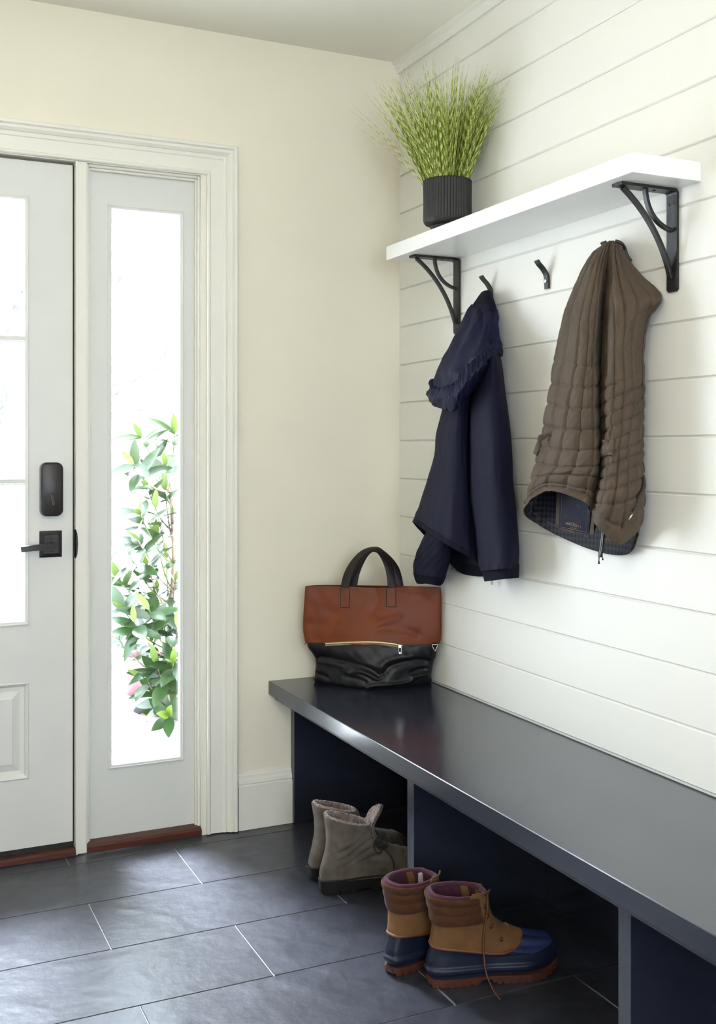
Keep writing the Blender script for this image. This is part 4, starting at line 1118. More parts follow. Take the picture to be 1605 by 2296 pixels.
fix_normals(part('sleeve', *solid(puff([[(-0.085,-0.4038,1.0249),(-0.1,-0.4618,1.0284),(-0.093,-0.4926,1.0299),(-0.06,-0.4693,1.0278),(-0.03,-0.3953,1.023),(-0.04,-0.3513,1.0209)],[(-0.085,-0.3555,0.9669),(-0.1,-0.4272,0.9724),(-0.093,-0.4762,0.9755),(-0.06,-0.4667,0.9738),(-0.03,-0.3837,0.9671),(-0.04,-0.314,0.9626)],[(-0.085,-0.3176,0.9252),(-0.1,-0.3986,0.9307),(-0.093,-0.4593,0.9331),(-0.06,-0.4586,0.9301),(-0.03,-0.3697,0.9229),(-0.04,-0.2833,0.9193)],[(-0.085,-0.285,0.8873),(-0.1,-0.3736,0.8939),(-0.093,-0.4441,0.8973),(-0.06,-0.4505,0.8943),(-0.03,-0.3568,0.8859),(-0.04,-0.2566,0.8811)],[(-0.085,-0.2669,0.8531),(-0.1,-0.3571,0.8603),(-0.093,-0.4294,0.8639),(-0.06,-0.4369,0.8605),(-0.03,-0.342,0.8513),(-0.04,-0.2394,0.8462)],[(-0.085,-0.273,0.8226),(-0.1,-0.3556,0.8291),(-0.093,-0.4179,0.831),(-0.06,-0.4177,0.8259),(-0.03,-0.3272,0.8167),(-0.04,-0.2386,0.8139)]], 100, 80, 0.002, 3.0), 0.0025), m_navy, jk))
fix_normals(part('cuff', *solid(surf([[(-0.082,-0.2643,0.8329),(-0.094,-0.344,0.8386),(-0.0874,-0.4108,0.8409),(-0.06,-0.4232,0.8374),(-0.036,-0.3419,0.8298),(-0.046,-0.249,0.8267)],[(-0.082,-0.2734,0.8098),(-0.094,-0.3454,0.8156),(-0.0874,-0.402,0.8177),(-0.06,-0.4066,0.8137),(-0.036,-0.3299,0.8058),(-0.046,-0.2512,0.803)],[(-0.082,-0.2883,0.7973),(-0.094,-0.351,0.8035),(-0.0874,-0.395,0.806),(-0.06,-0.3899,0.8022),(-0.036,-0.319,0.7939),(-0.046,-0.258,0.7906)]], 90, 16), 0.004), m_navyk, jk))
GH = surf([[(-0.05,-0.5643,1.6431),(-0.065,-0.6142,1.6285),(-0.07,-0.6566,1.618),(-0.06,-0.6787,1.6147),(-0.04,-0.68,1.6169),(-0.03,-0.6282,1.6133),(-0.04,-0.578,1.6277)],[(-0.07,-0.5418,1.5869),(-0.105,-0.6461,1.5653),(-0.11,-0.7123,1.5545),(-0.09,-0.7269,1.5639),(-0.05,-0.6981,1.584),(-0.03,-0.6245,1.5698),(-0.04,-0.5451,1.5735)],[(-0.1,-0.5256,1.5161),(-0.14,-0.6459,1.4941),(-0.145,-0.7368,1.4988),(-0.11,-0.7497,1.5212),(-0.055,-0.7084,1.5399),(-0.03,-0.6087,1.5221),(-0.04,-0.4934,1.5145)],[(-0.12,-0.5023,1.4618),(-0.16,-0.6302,1.4415),(-0.16,-0.7285,1.4645),(-0.125,-0.7739,1.5025),(-0.055,-0.72,1.5063),(-0.03,-0.5976,1.488),(-0.04,-0.4455,1.471)],[(-0.13,-0.4823,1.4124),(-0.165,-0.659,1.4018),(-0.165,-0.7559,1.4501),(-0.13,-0.7956,1.4798),(-0.05,-0.7167,1.488),(-0.03,-0.6099,1.4708),(-0.04,-0.4374,1.4389)],[(-0.12,-0.4365,1.3842),(-0.155,-0.6265,1.3684),(-0.155,-0.7345,1.4127),(-0.11,-0.759,1.4664),(-0.045,-0.7066,1.484),(-0.03,-0.6062,1.4477),(-0.04,-0.421,1.4024)]], 150, 120); nh = outn(GH)
t = np.linspace(0, 1, 120)[:, None]; s = np.arange(150)[None, :] / 150
fold = 0.0065 * np.sin(s * 2 * PI * 5.5 + 2.2 * t + 0.6) * np.sin(PI * np.clip(t, 0, 1)) ** 0.6 * (s < 0.62) + 0.0030 * np.sin(s * 2 * PI * 9 - 5 * t) * t * (s < 0.62)
fold += 0.002 * wob(s * 20, t * 12, 0.7) + 0.0025 * np.sin(s * 2 * PI * 26) * np.exp(-((1 - t) / 0.05) ** 2)
hood = fix_normals(part('hood', *solid(GH + nh * fold[..., None], 0.0025), m_navyh, jk))
RM = surf([[(-0.12,-0.4587,1.43),(-0.135,-0.4569,1.419),(-0.133,-0.4588,1.403),(-0.11,-0.3928,1.396),(-0.08,-0.3793,1.4111),(-0.09,-0.4184,1.4224)],[(-0.15,-0.5291,1.3989),(-0.16,-0.527,1.3838),(-0.158,-0.5288,1.3681),(-0.13,-0.463,1.3561),(-0.105,-0.4496,1.3752),(-0.12,-0.4888,1.3911)],[(-0.175,-0.6361,1.3978),(-0.1825,-0.6341,1.3719),(-0.1805,-0.6356,1.3567),(-0.15,-0.5714,1.3335),(-0.1275,-0.5579,1.3635),(-0.145,-0.5963,1.3904)],[(-0.18,-0.6948,1.4081),(-0.1875,-0.6991,1.3744),(-0.1855,-0.7006,1.3595),(-0.155,-0.6442,1.3285),(-0.1325,-0.6243,1.3664),(-0.15,-0.6556,1.4011)],[(-0.18,-0.7336,1.4365),(-0.1875,-0.7451,1.4002),(-0.1855,-0.7465,1.3855),(-0.155,-0.6985,1.3528),(-0.1325,-0.6714,1.3932),(-0.15,-0.6949,1.4301)],[(-0.17,-0.7735,1.4632),(-0.175,-0.7795,1.4312),(-0.173,-0.7808,1.4167),(-0.14,-0.7285,1.3888),(-0.12,-0.7073,1.4252),(-0.14,-0.7356,1.4573)],[(-0.15,-0.7938,1.4792),(-0.155,-0.8007,1.4604),(-0.153,-0.802,1.446),(-0.12,-0.752,1.4322),(-0.1,-0.7301,1.4553),(-0.12,-0.7566,1.4736)],[(-0.12,-0.7864,1.4931),(-0.125,-0.7921,1.4851),(-0.123,-0.7935,1.4706),(-0.09,-0.7431,1.4683),(-0.07,-0.7229,1.4805),(-0.09,-0.75,1.4875)],[(-0.055,-0.7246,1.4934),(-0.07,-0.7436,1.4906),(-0.068,-0.745,1.4757),(-0.045,-0.7089,1.4788),(-0.015,-0.6758,1.4856),(-0.025,-0.6892,1.4874)]], 48, 200)
nr = outn(RM)
t = np.linspace(0, 1, 200)[:, None]; s = np.arange(48)[None, :] / 48
ruf = 0.0034 * np.sin(t * 2 * PI * 24 + 1.5 * np.sin(t * 40)) * np.exp(-((s - 0.05) / 0.14) ** 2) + 0.0028 * wob(s * 9, t * 46, 1.3) + 0.003 * wob(s * 5, t * 18, 4.3)
fix_normals(part('hood_rim', *grid(RM + nr * ruf[..., None], True, True, True), m_navyh, hood))
fix_normals(part('collar', *grid(surf([[(-0.03,-0.584,1.6797),(-0.042,-0.6257,1.6786),(-0.035,-0.6386,1.6773),(-0.022,-0.6274,1.6732),(-0.01,-0.5936,1.681),(-0.012,-0.5696,1.6854)],[(-0.042,-0.5838,1.6647),(-0.06,-0.6452,1.6582),(-0.052,-0.6659,1.656),(-0.03,-0.6498,1.6543),(-0.01,-0.6034,1.6615),(-0.012,-0.5621,1.6667)],[(-0.05,-0.5744,1.6484),(-0.072,-0.655,1.6359),(-0.062,-0.6867,1.63),(-0.036,-0.6736,1.628),(-0.01,-0.6131,1.6369),(-0.012,-0.5571,1.6462)],[(-0.052,-0.555,1.6363),(-0.074,-0.6389,1.6212),(-0.066,-0.6884,1.6094),(-0.038,-0.6838,1.6089),(-0.012,-0.6211,1.6202),(-0.014,-0.5478,1.634)]], 60, 40), True, True, False), m_navyk, jk))
q = (-0.018,-0.6235,0.8333)
part('zip_pull', *box(q[0] - 0.002, q[0] + 0.002, q[1] - 0.0045, q[1] + 0.0045, q[2] - 0.007, q[2] + 0.008, 0.0008), m_steel, jk, smooth=False)
q = (-0.045,-0.4433,0.8605)
part('zip_end', *box(q[0] - 0.001, q[0] + 0.001, q[1] - 0.0015, q[1] + 0.0015, q[2] - 0.005, q[2] + 0.005), m_steel, jk, smooth=False)

# ------------------------------------------------------------------ brown quilted vest
m_vest = cloth('brown_quilted_fabric', (0.086, 0.062, 0.044), 0.66, 900, var=0.10, sheen=0.05)
m_stitch = mat('dark_brown_thread', (0.035, 0.024, 0.018), 0.8)
m_plaid = bpy.data.materials.new('dark_plaid_lining'); m_plaid.use_nodes = True
nt = m_plaid.node_tree; N, L = nt.nodes, nt.links; p = N['Principled BSDF']; p.inputs['Roughness'].default_value = 0.6; p.inputs['Specular IOR Level'].default_value = 0.15
tc = N.new('ShaderNodeTexCoord')
prev = None
for ax, scl in (('X', 150.0), ('Z', 150.0)):
    wv = N.new('ShaderNodeTexWave'); wv.wave_type = 'BANDS'; wv.bands_direction = 'Y' if ax == 'X' else 'Z'; wv.inputs['Scale'].default_value = 22.0
    wv.inputs['Distortion'].default_value = 0.6
    L.new(tc.outputs['Object'], wv.inputs['Vector'])
    if prev is None: prev = wv
ad = N.new('ShaderNodeMath'); ad.operation = 'ADD'; L.new(prev.outputs['Fac'], ad.inputs[0]); L.new(wv.outputs['Fac'], ad.inputs[1])
cr = N.new('ShaderNodeValToRGB'); cr.color_ramp.elements[0].color = (0.006, 0.006, 0.009, 1); cr.color_ramp.elements[1].color = (0.042, 0.042, 0.055, 1)
hf = N.new('ShaderNodeMath'); hf.operation = 'MULTIPLY'; hf.inputs[1].default_value = 0.5
L.new(ad.outputs[0], hf.inputs[0]); L.new(hf.outputs[0], cr.inputs[0]); L.new(cr.outputs[0], p.inputs['Base Color'])

vt = empty('quilted_vest', (-0.07, -1.15, 0.97), 0, 'brown quilted vest with plaid lining hanging at the right end of the shelf', 'vest')
NU, NV = 300, 320
VR = [[(-0.02,-1.2062,1.7122),(-0.035,-1.2348,1.7039),(-0.05,-1.2403,1.707),(-0.06,-1.2365,1.7111),(-0.062,-1.2257,1.7139),(-0.06,-1.2165,1.7157),(-0.055,-1.2001,1.7168),(-0.045,-1.1771,1.7174),(-0.02,-1.1622,1.722),(-0.012,-1.176,1.7213)],[(-0.012,-1.2095,1.6865),(-0.03,-1.2449,1.6656),(-0.06,-1.2593,1.6767),(-0.075,-1.2521,1.681),(-0.066,-1.2175,1.6874),(-0.08,-1.222,1.6845),(-0.085,-1.2049,1.6849),(-0.06,-1.141,1.692),(-0.02,-1.108,1.6982),(-0.01,-1.1478,1.6957)],[(-0.01,-1.2236,1.6491),(-0.02,-1.2713,1.6328),(-0.07,-1.2894,1.6318),(-0.1,-1.2836,1.6326),(-0.075,-1.2206,1.6439),(-0.11,-1.2474,1.6374),(-0.12,-1.2269,1.6377),(-0.08,-1.1304,1.6518),(-0.02,-1.0774,1.6628),(-0.008,-1.1452,1.6557)],[(-0.008,-1.304,1.58),(-0.02,-1.344,1.5658),(-0.08,-1.3376,1.5631),(-0.12,-1.3089,1.5654),(-0.078,-1.2161,1.5798),(-0.125,-1.2552,1.572),(-0.14,-1.2263,1.5738),(-0.09,-1.0987,1.5931),(-0.02,-1.035,1.6055),(-0.006,-1.1513,1.5925)],[(-0.006,-1.2703,1.5299),(-0.03,-1.3161,1.5277),(-0.09,-1.3374,1.5181),(-0.125,-1.312,1.5191),(-0.078,-1.2111,1.5328),(-0.13,-1.2551,1.5252),(-0.145,-1.2159,1.5288),(-0.1,-1.0867,1.5455),(-0.02,-1.0066,1.5586),(-0.006,-1.1427,1.5442)],[(-0.006,-1.2479,1.4604),(-0.04,-1.3048,1.4541),(-0.1,-1.3311,1.4495),(-0.135,-1.3183,1.4492),(-0.085,-1.2133,1.4602),(-0.135,-1.255,1.4546),(-0.155,-1.2225,1.4566),(-0.11,-1.0746,1.4711),(-0.02,-0.9835,1.4826),(-0.005,-1.1327,1.4703)],[(-0.006,-1.2511,1.3861),(-0.04,-1.3079,1.3818),(-0.1,-1.3342,1.3785),(-0.135,-1.3159,1.3787),(-0.085,-1.2108,1.3863),(-0.135,-1.2525,1.3824),(-0.155,-1.2028,1.3848),(-0.11,-1.0531,1.395),(-0.02,-0.9613,1.4029),(-0.005,-1.1327,1.3931)],[(-0.006,-1.2511,1.3141),(-0.04,-1.3079,1.3117),(-0.1,-1.3342,1.3099),(-0.135,-1.3151,1.31),(-0.085,-1.21,1.3143),(-0.135,-1.2516,1.3121),(-0.155,-1.1825,1.3141),(-0.11,-1.0308,1.3199),(-0.02,-0.9383,1.3245),(-0.005,-1.1327,1.3181)],[(-0.006,-1.2479,1.2401),(-0.04,-1.3048,1.2396),(-0.1,-1.3311,1.2392),(-0.135,-1.3167,1.2392),(-0.085,-1.2117,1.2401),(-0.135,-1.2533,1.2397),(-0.155,-1.1648,1.2402),(-0.11,-1.0114,1.2415),(-0.02,-0.9183,1.2424),(-0.005,-1.1327,1.241)],[(-0.006,-1.2495,1.1798),(-0.04,-1.3064,1.1808),(-0.1,-1.3326,1.1816),(-0.135,-1.3135,1.1816),(-0.085,-1.2083,1.1797),(-0.135,-1.25,1.1806),(-0.155,-1.1377,1.1792),(-0.11,-0.9818,1.1766),(-0.02,-0.8877,1.1747),(-0.005,-1.1327,1.1781)],[(-0.008,-1.2503,1.0793),(-0.045,-1.3139,1.1039),(-0.11,-1.3388,1.1063),(-0.145,-1.3087,1.1158),(-0.09,-1.208,1.1321),(-0.135,-1.2298,1.1459),(-0.155,-1.1046,1.1515),(-0.11,-0.9515,1.1185),(-0.03,-0.871,1.0847),(-0.006,-1.0807,1.0595)],[(-0.014,-1.2252,0.9684),(-0.045,-1.3015,1.0312),(-0.105,-1.3091,1.001),(-0.14,-1.2648,1.0461),(-0.1,-1.2006,1.0684),(-0.13,-1.2061,1.0947),(-0.15,-1.0862,1.1171),(-0.1,-0.9057,1.0594),(-0.03,-0.8918,1.013),(-0.01,-1.0769,0.9684)]]
GV = surf(VR, NU, NV)
nv_ = outn(GV)
cc = np.arange(NU)[None, :] * 10.0 / NU          # control column 0..10
t = np.linspace(0, 1, NV)[:, None]
rowp = t * (len(VR) - 1)
def quilt(ph, w=0.075, depth=0.0060):
    """sunken stitch lines at whole numbers of ph, soft pillows between"""
    f = ph - np.floor(ph)
    d = np.minimum(f, 1 - f)
    return -depth * np.exp(-(d / w) ** 2) + 0.0022 * np.sin(PI * np.clip(d * 2, 0, 1) * 0.5)
left = ((cc > 4.2) & (cc < 7.6)) * 1.0
right = ((cc > 0.3) & (cc <= 4.2)) * 1.0
low = np.clip((rowp - 5.2) / 0.5, 0, 1)
lowr = np.clip((rowp - 5.7) / 0.5, 0, 1)
dq = left * quilt((cc - 4.2) * 2.0 + 0.3) + right * quilt((cc - 0.3) * 1.75 + (rowp - 3) * 0.30 * np.clip((8.5 - rowp) / 4, 0, 1))
dq += left * low * quilt(rowp * 1.45 + 0.12 * np.sin(cc * 2.0), 0.07, 0.003) + right * lowr * quilt(rowp * 2.2 - cc * 0.55, 0.08, 0.0032)
flat = np.clip((len(VR) - 1 - 0.35 - rowp) / 0.06, 0, 1)
dq = dq * flat * np.clip(rowp / 0.8, 0, 1)
dq += -0.0035 * np.exp(-((rowp - (len(VR) - 1 - 0.42)) / 0.05) ** 2)
dq += 0.0022 * wob(cc * 2.3, rowp * 1.6, 0.4) + 0.0010 * wob(cc * 9, rowp * 7, 2.4)
GVq = GV + nv_ * dq[..., None]
GVq[..., 0] = np.minimum(GVq[..., 0], -0.0015)
body = fix_normals(part('outer_shell', *solid(GVq, 0.003), m_vest, vt))
li = GV - nv_ * 0.006
li[..., 0] = np.minimum(li[..., 0], -0.0025)
fix_normals(part('lining', *grid(li[40:]), m_plaid, vt))
nl = outn(GVq)
def on_vest(c, r, lift=0.0):
    j = int(round(c * NU / 10.0)) % NU; i = int(np.clip(round(r / (len(VR) - 1) * (NV - 1)), 0, NV - 1))
    return GVq[i, j] + nl[i, j] * lift
# bound armhole edge
bnd = [on_vest(1.0 - 0.05 * k, 3.0 + 0.16 * k, 0.002) for k in range(0, 22)]
part('armhole_binding', *tube(catmull(np.array([on_vest(1.0, r, 0.0015) for r in np.linspace(2.95, 6.6, 16)]), 60, False), 0.0030, 7), m_vest, vt)
# dark collar binding showing behind the peak
part('collar_binding', *tube(catmull(np.array([on_vest(c, r, 0.002) for c, r in ((3.0, 0.0), (2.0, 0.1), (1.2, 0.3), (0.9, 0.7), (0.8, 1.2))]), 30, False), 0.0040, 8), m_black, vt)
# welt pocket, zip pocket, side tab
def vpatch(c0, c1, r0, r1, lift, th, n=10, m=14, sk=0.0):
    G_ = np.array([[on_vest(c0 + (c1 - c0) * i / (n - 1) + sk * j / (m - 1), r0 + (r1 - r0) * j / (m - 1), lift) for i in range(n)] for j in range(m)])
    return solid(G_, th, False)
fix_normals(part('pocket_welt', *vpatch(3.55, 2.75, 7.95, 8.6, 0.0035, 0.003, sk=0.05), m_vest, vt, angle=60))
st = [on_vest(c, r, 0.0042) for c, r in ((3.55, 7.95), (3.15, 8.0), (2.72, 8.05), (2.80, 8.35), (2.86, 8.62), (3.2, 8.6), (3.6, 8.58))]
part('pocket_stitch', *tube(np.array(st), 0.0006, 5), m_stitch, vt)
zq = [on_vest(c, r, 0.003) for c, r in ((1.15, 9.35), (1.30, 9.65), (1.50, 9.95), (1.78, 10.25))]
part('pocket_zip', *strap(catmull(np.array(zq), 30, False), (0, 1, 0.4), 0.006, 0.0025), m_dark, vt)
part('pocket_zip_pull', *tube(np.array([on_vest(1.80, 10.27, 0.006), on_vest(1.90, 10.38, 0.007)]), 0.0022, 8), m_steel, vt)
sg = [on_vest(c, r, 0.0055) for c, r in ((6.55, 7.82), (6.8, 7.9), (7.0, 8.1), (7.12, 8.35), (7.15, 8.55))]
part('side_tab', *strap(catmull(np.array(sg), 20, False), (0, 1, 0), 0.018, 0.003), m_vest, vt, angle=50)
for c, r in ((6.55, 7.95), (6.95, 7.98)): part('snap', *disc(on_vest(c, r, 0.0065), nl[int(r / (len(VR) - 1) * (NV - 1)), int(c * 30)], 0.0035, 0.002, 12), m_bronze, vt)
# open end zip hanging below the right front
zv = catmull(np.array([(-0.075,-1.2106,1.0258),(-0.062,-1.1904,1.0026),(-0.05,-1.1715,0.9813),(-0.04,-1.1534,0.962)]), 24, False)
part('front_zip', *strap(zv, (0.0, 1, 0), 0.011, 0.0022), m_dark, vt)
zt = []
for i in range(23):
    for k_ in (0.0, 0.5):
        for sd in (-1, 1):
            c = zv[i] * (1 - k_) + zv[i + 1] * k_ + np.array([-0.002, sd * 0.0026, 0])
            zt.append(box(c[0] - 0.0008, c[0] + 0.0008, c[1] - 0.0012, c[1] + 0.0012, c[2] - 0.0006, c[2] + 0.0006))
m_gun = mat('gunmetal', (0.12, 0.11, 0.10), 0.4, metal=0.8)
part('zip_teeth', *join(*zt), m_gun, vt, smooth=False)
q = zv[-1]
part('zip_slider', *box(q[0] - 0.004, q[0] + 0.002, q[1] - 0.0050, q[1] + 0.0050, q[2] - 0.006, q[2] + 0.008, 0.001), m_bronze, vt, smooth=False)
part('zip_pull', *join(tube(np.array([q + (-0.004, 0, -0.004), q + (-0.004, 0.001, -0.014), q + (-0.004, 0.001, -0.022)]), [0.0013, 0.0013, 0.0030], 8), tube(np.array([q + (-0.003, -0.010, 0.006), q + (-0.003, -0.012, -0.006), q + (-0.003, -0.013, -0.012)]), [0.0012, 0.0012, 0.0026], 8)), m_bronze, vt)
# inside label with its brown border
m_label = mat('navy_satin_label', (0.008, 0.009, 0.030), 0.5, spec=0.15)
m_lbord = mat('brown_label_border', (0.060, 0.042, 0.024), 0.6)
m_copperp = mat('copper_print', (0.36, 0.18, 0.09), 0.5)
m_silverp = mat('silver_print', (0.45, 0.45, 0.50), 0.4)
FQ = np.array([(-0.038,-0.9696,1.1169),(-0.026,-1.1194,1.1217),(-0.0105,-1.0884,0.9952),(-0.018,-0.9375,1.0051)]); LQ = np.array([(-0.04,-0.99,1.113),(-0.03,-1.1104,1.1171),(-0.012,-1.0741,1.0065),(-0.02,-0.9582,1.0159)])
def quad_plate(Q, th):
    e1, e2 = Q[1] - Q[0], Q[3] - Q[0]
    nn = np.cross(e1, e2); nn /= np.linalg.norm(nn)
    if nn[0] > 0: nn = -nn
    V = np.concatenate([Q + nn * th, Q])
    return (V, [(0, 1, 2, 3), (7, 6, 5, 4), (0, 4, 5, 1), (1, 5, 6, 2), (2, 6, 7, 3), (3, 7, 4, 0)]), nn
(VF, _n) = quad_plate(FQ, 0.0012)
fix_normals(part('label_border', *VF, m_lbord, vt, smooth=False))
LQ = LQ + _n * 0.0025
(VF, ln) = quad_plate(LQ, 0.0010)
lab = fix_normals(part('woven_label', *VF, m_label, vt, smooth=False))
# label frame: u across, v down the label
def lq(u, v, lift=0.0):
    return (LQ[0] * (1 - u) * (1 - v) + LQ[1] * u * (1 - v) + LQ[2] * u * v + LQ[3] * (1 - u) * v) + ln * (0.0011 + lift)
def lstroke(pts, r): return tube(np.array([lq(*q) for q in pts]), r, 5)
part('label_edge', *join(lstroke([(0.07, 0.02), (0.07, 0.97)], 0.0005), lstroke([(0.93, 0.02), (0.93, 0.97)], 0.0005), lstroke([(0.07, 0.97), (0.93, 0.97)], 0.0005)), m_copperp, lab)
def text_on(body_, u0, u1, vb, m, name, vh):
    cu = bpy.data.curves.new(name, 'FONT'); cu.body = body_; cu.resolution_u = 3
    ob = bpy.data.objects.new(name, cu); COL.objects.link(ob)
    bpy.context.view_layer.update()
    me = ob.to_mesh()
    co = np.array([v.co[:] for v in me.vertices]); fs = [tuple(f.vertices) for f in me.polygons]
    ob.to_mesh_clear(); bpy.data.objects.remove(ob); bpy.data.curves.remove(cu)
    mn, mx_ = co.min(0), co.max(0)
    V = np.array([lq(u0 + (c[0] - mn[0]) / (mx_[0] - mn[0]) * (u1 - u0), vb - (c[1] - mn[1]) / (mx_[1] - mn[1]) * vh, 0.0004) for c in co])
    return part(name, V, fs, m, lab, smooth=False)
text_on('HACKETT', 0.24, 0.76, 0.885, m_copperp, 'lettering', 0.085)
text_on('LONDON', 0.40, 0.60, 0.945, m_copperp, 'lettering', 0.028)
# rows of print too small to read
for v_, a_, b_ in ((0.52, 0.22, 0.78), (0.585, 0.18, 0.82), (0.635, 0.16, 0.84), (0.685, 0.22, 0.80), (0.745, 0.40, 0.60)):
    part('print_line', *lstroke([(a_ + (b_ - a_) * i / 14, v_ + 0.004 * (-1) ** i) for i in range(15)], 0.00035), m_copperp, lab)
part('print_emblem', *join(lstroke([(0.40, 0.37), (0.44, 0.355), (0.48, 0.375), (0.54, 0.345), (0.60, 0.35), (0.63, 0.38), (0.63, 0.42)], 0.0006), lstroke([(0.40, 0.37), (0.43, 0.395), (0.49, 0.40), (0.50, 0.43)], 0.0006), lstroke([(0.55, 0.43), (0.55, 0.40), (0.60, 0.40), (0.60, 0.43)], 0.0006)), m_silverp, lab)

# ------------------------------------------------------------------ outside: patio, shrub in a white tub, pink pot, bare tree
m_patio = mat('pale_patio_stone', (0.62, 0.61, 0.58), 0.8, var=0.06, vscale=4)
tag(part('patio', *box(-9, 9, 0.145, 16, -0.30, -0.12), m_patio, smooth=False), kind='structure')
m_tub = mat('white_tub', (0.13, 0.13, 0.135), 0.6)
m_leaf = mat('green_leaf', (0.016, 0.040, 0.014), 0.32, var=0.15, vscale=20, rnd=0.35)
m_leafy = mat('young_leaf', (0.10, 0.16, 0.02), 0.4, rnd=0.2)
m_bark = mat('grey_brown_bark', (0.16, 0.115, 0.085), 0.9, var=0.3, vscale=60, bump=0.5, bscale=120)
for m_ in (m_leaf, m_leafy):
    nt = m_.node_tree; p = nt.nodes['Principled BSDF']; tl = nt.nodes.new('ShaderNodeBsdfTranslucent')
    tl.inputs[0].default_value = (0.035, 0.065, 0.012, 1)
    ms = nt.nodes.new('ShaderNodeMixShader'); ms.inputs[0].default_value = 0.30
    nt.links.new(p.outputs[0], ms.inputs[1]); nt.links.new(tl.outputs[0], ms.inputs[2]); nt.links.new(ms.outputs[0], nt.nodes['Material Output'].inputs[0])
TC = np.array([-0.555, 0.86, -0.12])
shrub = empty('potted_shrub', tuple(TC), 0, 'glossy green shrub in a ribbed white tub outside the sidelight', 'shrub')
tp = [(0.125, 0.0)]
for k in range(26): tp += [(0.128 + 0.0012 * k, 0.010 * k + 0.001), (0.131 + 0.0012 * k, 0.010 * k + 0.006)]
tp += [(0.168, 0.272), (0.171, 0.30), (0.171, 0.318), (0.166, 0.322), (0.160, 0.316), (0.158, 0.28)]
part('tub', *lathe(tp, 64, TC), m_tub, shrub, angle=40)
part('soil', *lathe([(0.159, 0.285), (0.08, 0.292), (0.002, 0.29)], 32, TC, cap0=False, cap1=True), m_soil, shrub)
rg = random.Random(11)
tips = [(-0.656,0.983,1.266),(-0.608,0.98,1.168),(-0.768,0.641,1.164),(-0.645,0.652,1.155),(-0.534,0.938,1.279),(-0.655,0.9,1.063),(-0.59,0.875,1.055),(-0.721,0.737,0.969),(-0.632,0.85,0.986),(-0.564,0.851,0.959),(-0.634,0.841,0.874),(-0.743,0.68,0.881),(-0.752,0.784,0.814),(-0.687,0.769,0.775),(-0.581,0.895,0.779),(-0.739,0.998,0.697),(-0.671,0.981,0.668),(-0.638,0.827,0.646),(-0.574,0.789,0.703),(-0.791,0.722,0.622),(-0.767,0.634,0.583),(-0.713,0.63,0.626),(-0.618,0.797,0.58),(-0.577,0.741,0.534),(-0.794,0.764,0.498),(-0.695,0.959,0.438),(-0.654,0.82,0.475),(-0.591,0.833,0.433),(-0.668,0.71,0.41),(-0.624,0.629,0.421),(-0.693,0.744,0.342),(-0.64,0.672,0.348),(-0.624,0.814,0.249),(-0.524,1.0,0.181),(-0.622,0.876,0.183),(-0.625,0.689,0.212),(-0.467,0.96,0.859)]
base = TC + np.array([0, 0, 0.29])
trunk = catmull(np.array([base, base + (-0.02, 0.0, 0.18), base + (-0.03, -0.04, 0.40), base + (-0.01, -0.02, 0.62), base + (-0.02, 0.0, 0.95)]), 30, False)
part('trunk', *tube(trunk, np.linspace(0.014, 0.006, 30), 9), m_bark, shrub)
def leaf_mesh(l, w, m, curl):
    G_ = []
    for i, s in enumerate(np.linspace(0, 1, 7)):
        ww = w * math.sin(PI * min(1, s ** 0.85)) ** 0.8 / 2 if 0 < s < 1 else 0.0006
        z = -curl * s * s
        G_.append([(-ww, s * l, z + 0.22 * ww), (0, s * l, z), (ww, s * l, z + 0.22 * ww)])
    V, F = grid(np.array(G_), False)
    me = bpy.data.meshes.new('leaf'); me.from_pydata([tuple(v) for v in V], [], F); me.materials.append(m)
    me.polygons.foreach_set('use_smooth', [True] * len(me.polygons))
    return me
lm = [leaf_mesh(0.135, 0.052, m_leaf, 0.02), leaf_mesh(0.115, 0.050, m_leaf, 0.01), leaf_mesh(0.125, 0.046, m_leaf, 0.03)]
ly = leaf_mesh(0.080, 0.028, m_leafy, 0.005)
nleaf = 0
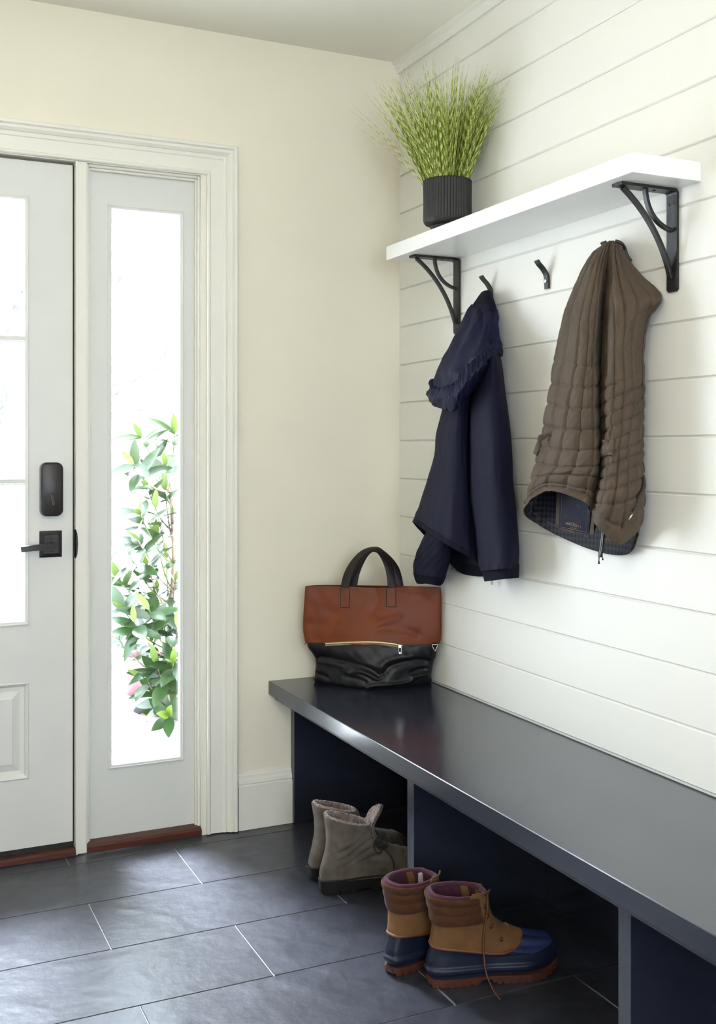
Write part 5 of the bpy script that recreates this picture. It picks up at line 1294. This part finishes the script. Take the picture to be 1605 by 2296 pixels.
for q in tips:
    q = np.array(q)
    k = min(29, max(2, int((q[2] - base[2] - 0.10) / 0.95 * 29)))
    r0 = trunk[k]
    mid = (r0 + q) / 2 + np.array([0, 0, -0.03])
    tw = catmull(np.array([r0, mid, q]), 10, False)
    part('twig', *tube(tw, np.linspace(0.0045, 0.002, 10), 5), m_leafy if rg.random() < 0.4 else m_bark, shrub)
    d = q - r0; d = d / np.linalg.norm(d) + np.array([0, 0, 0.45]); d /= np.linalg.norm(d)
    nl_ = rg.choice((7, 8, 8))
    a0 = rg.uniform(0, 2 * PI)
    for i in range(nl_):
        if nleaf >= 298: break
        nleaf += 1
        young = i >= nl_ - (1 if rg.random() < 0.5 else 2)
        az = a0 + i * 2.4
        op = math.radians(rg.uniform(12, 35) if young else rg.uniform(48, 95))
        u_ = Vector(d).orthogonal().normalized(); v_ = Vector(d).cross(u_)
        dirv = (Vector(d) * math.cos(op) + (u_ * math.cos(az) + v_ * math.sin(az)) * math.sin(op)).normalized()
        up_ = (Vector(d) - dirv * dirv.dot(Vector(d))).normalized()
        xax = dirv.cross(up_)
        M = Matrix((xax, dirv, up_)).transposed()
        o = link_mesh('leaf', ly if young else rg.choice(lm), None, shrub)
        o.location = Vector(q - TC) - Vector(d) * (0.0 if young else rg.uniform(0, 0.075))
        o.rotation_euler = M.to_euler()
        sc = rg.uniform(0.8, 1.15); o.scale = (sc, sc, sc)
m_pink = mat('dusky_pink_glaze', (0.11, 0.045, 0.055), 0.3, var=0.2, vscale=12)
PC = np.array((-0.31,2.543,-0.12))
pk = empty('glazed_pot', tuple(PC), 0, 'small dusky pink glazed pot on the patio behind the shrub', 'pot')
part('vessel', *lathe([(0.050, 0.0), (0.066, 0.012), (0.085, 0.07), (0.092, 0.14), (0.090, 0.20), (0.094, 0.212), (0.088, 0.215), (0.082, 0.20), (0.08, 0.17)], 40, PC), m_pink, pk, angle=40)
part('soil', *lathe([(0.081, 0.18), (0.002, 0.185)], 24, PC, cap0=False, cap1=True), m_soil, pk)
# bare tree far behind
bt = empty('bare_tree', (-0.6, 9.0, -0.12), 0, 'pale bare tree faint in the bright distance', 'tree')
br_ = []
rb = random.Random(4)
def limb(p_, d_, l, r, depth):
    pts = [np.array(p_)]
    dd = np.array(d_, float)
    for i in range(5):
        dd = dd + np.array([rb.gauss(0, .14), rb.gauss(0, .1), rb.gauss(0, .10)]); dd /= np.linalg.norm(dd)
        pts.append(pts[-1] + dd * l / 5)
    br_.append(tube(catmull(np.array(pts), 9, False), np.linspace(r, r * 0.55, 9), 5))
    if depth > 0:
        for i in range(3):
            k = rb.choice((2, 3, 4, 5))
            limb(pts[k], dd + np.array([rb.uniform(-1, 1), rb.uniform(-.5, .5), rb.uniform(-.2, .7)]), l * 0.66, r * 0.5, depth - 1)
m_pale = mat('pale_bark', (0.075, 0.07, 0.065), 0.9, var=0.2, vscale=20)
limb((-0.6, 9.0, -0.12), (0.05, 0, 1), 2.2, 0.07, 0)
part('trunk', *br_[0], m_pale, bt); br_ = []
for k in range(5): limb((-0.55, 9.0, 1.6 + 0.12 * k), (math.cos(k * 1.4), 0.2, 0.7), 1.6, 0.035, 3)
part('branches', *join(*br_), m_pale, bt)['kind'] = 'stuff'
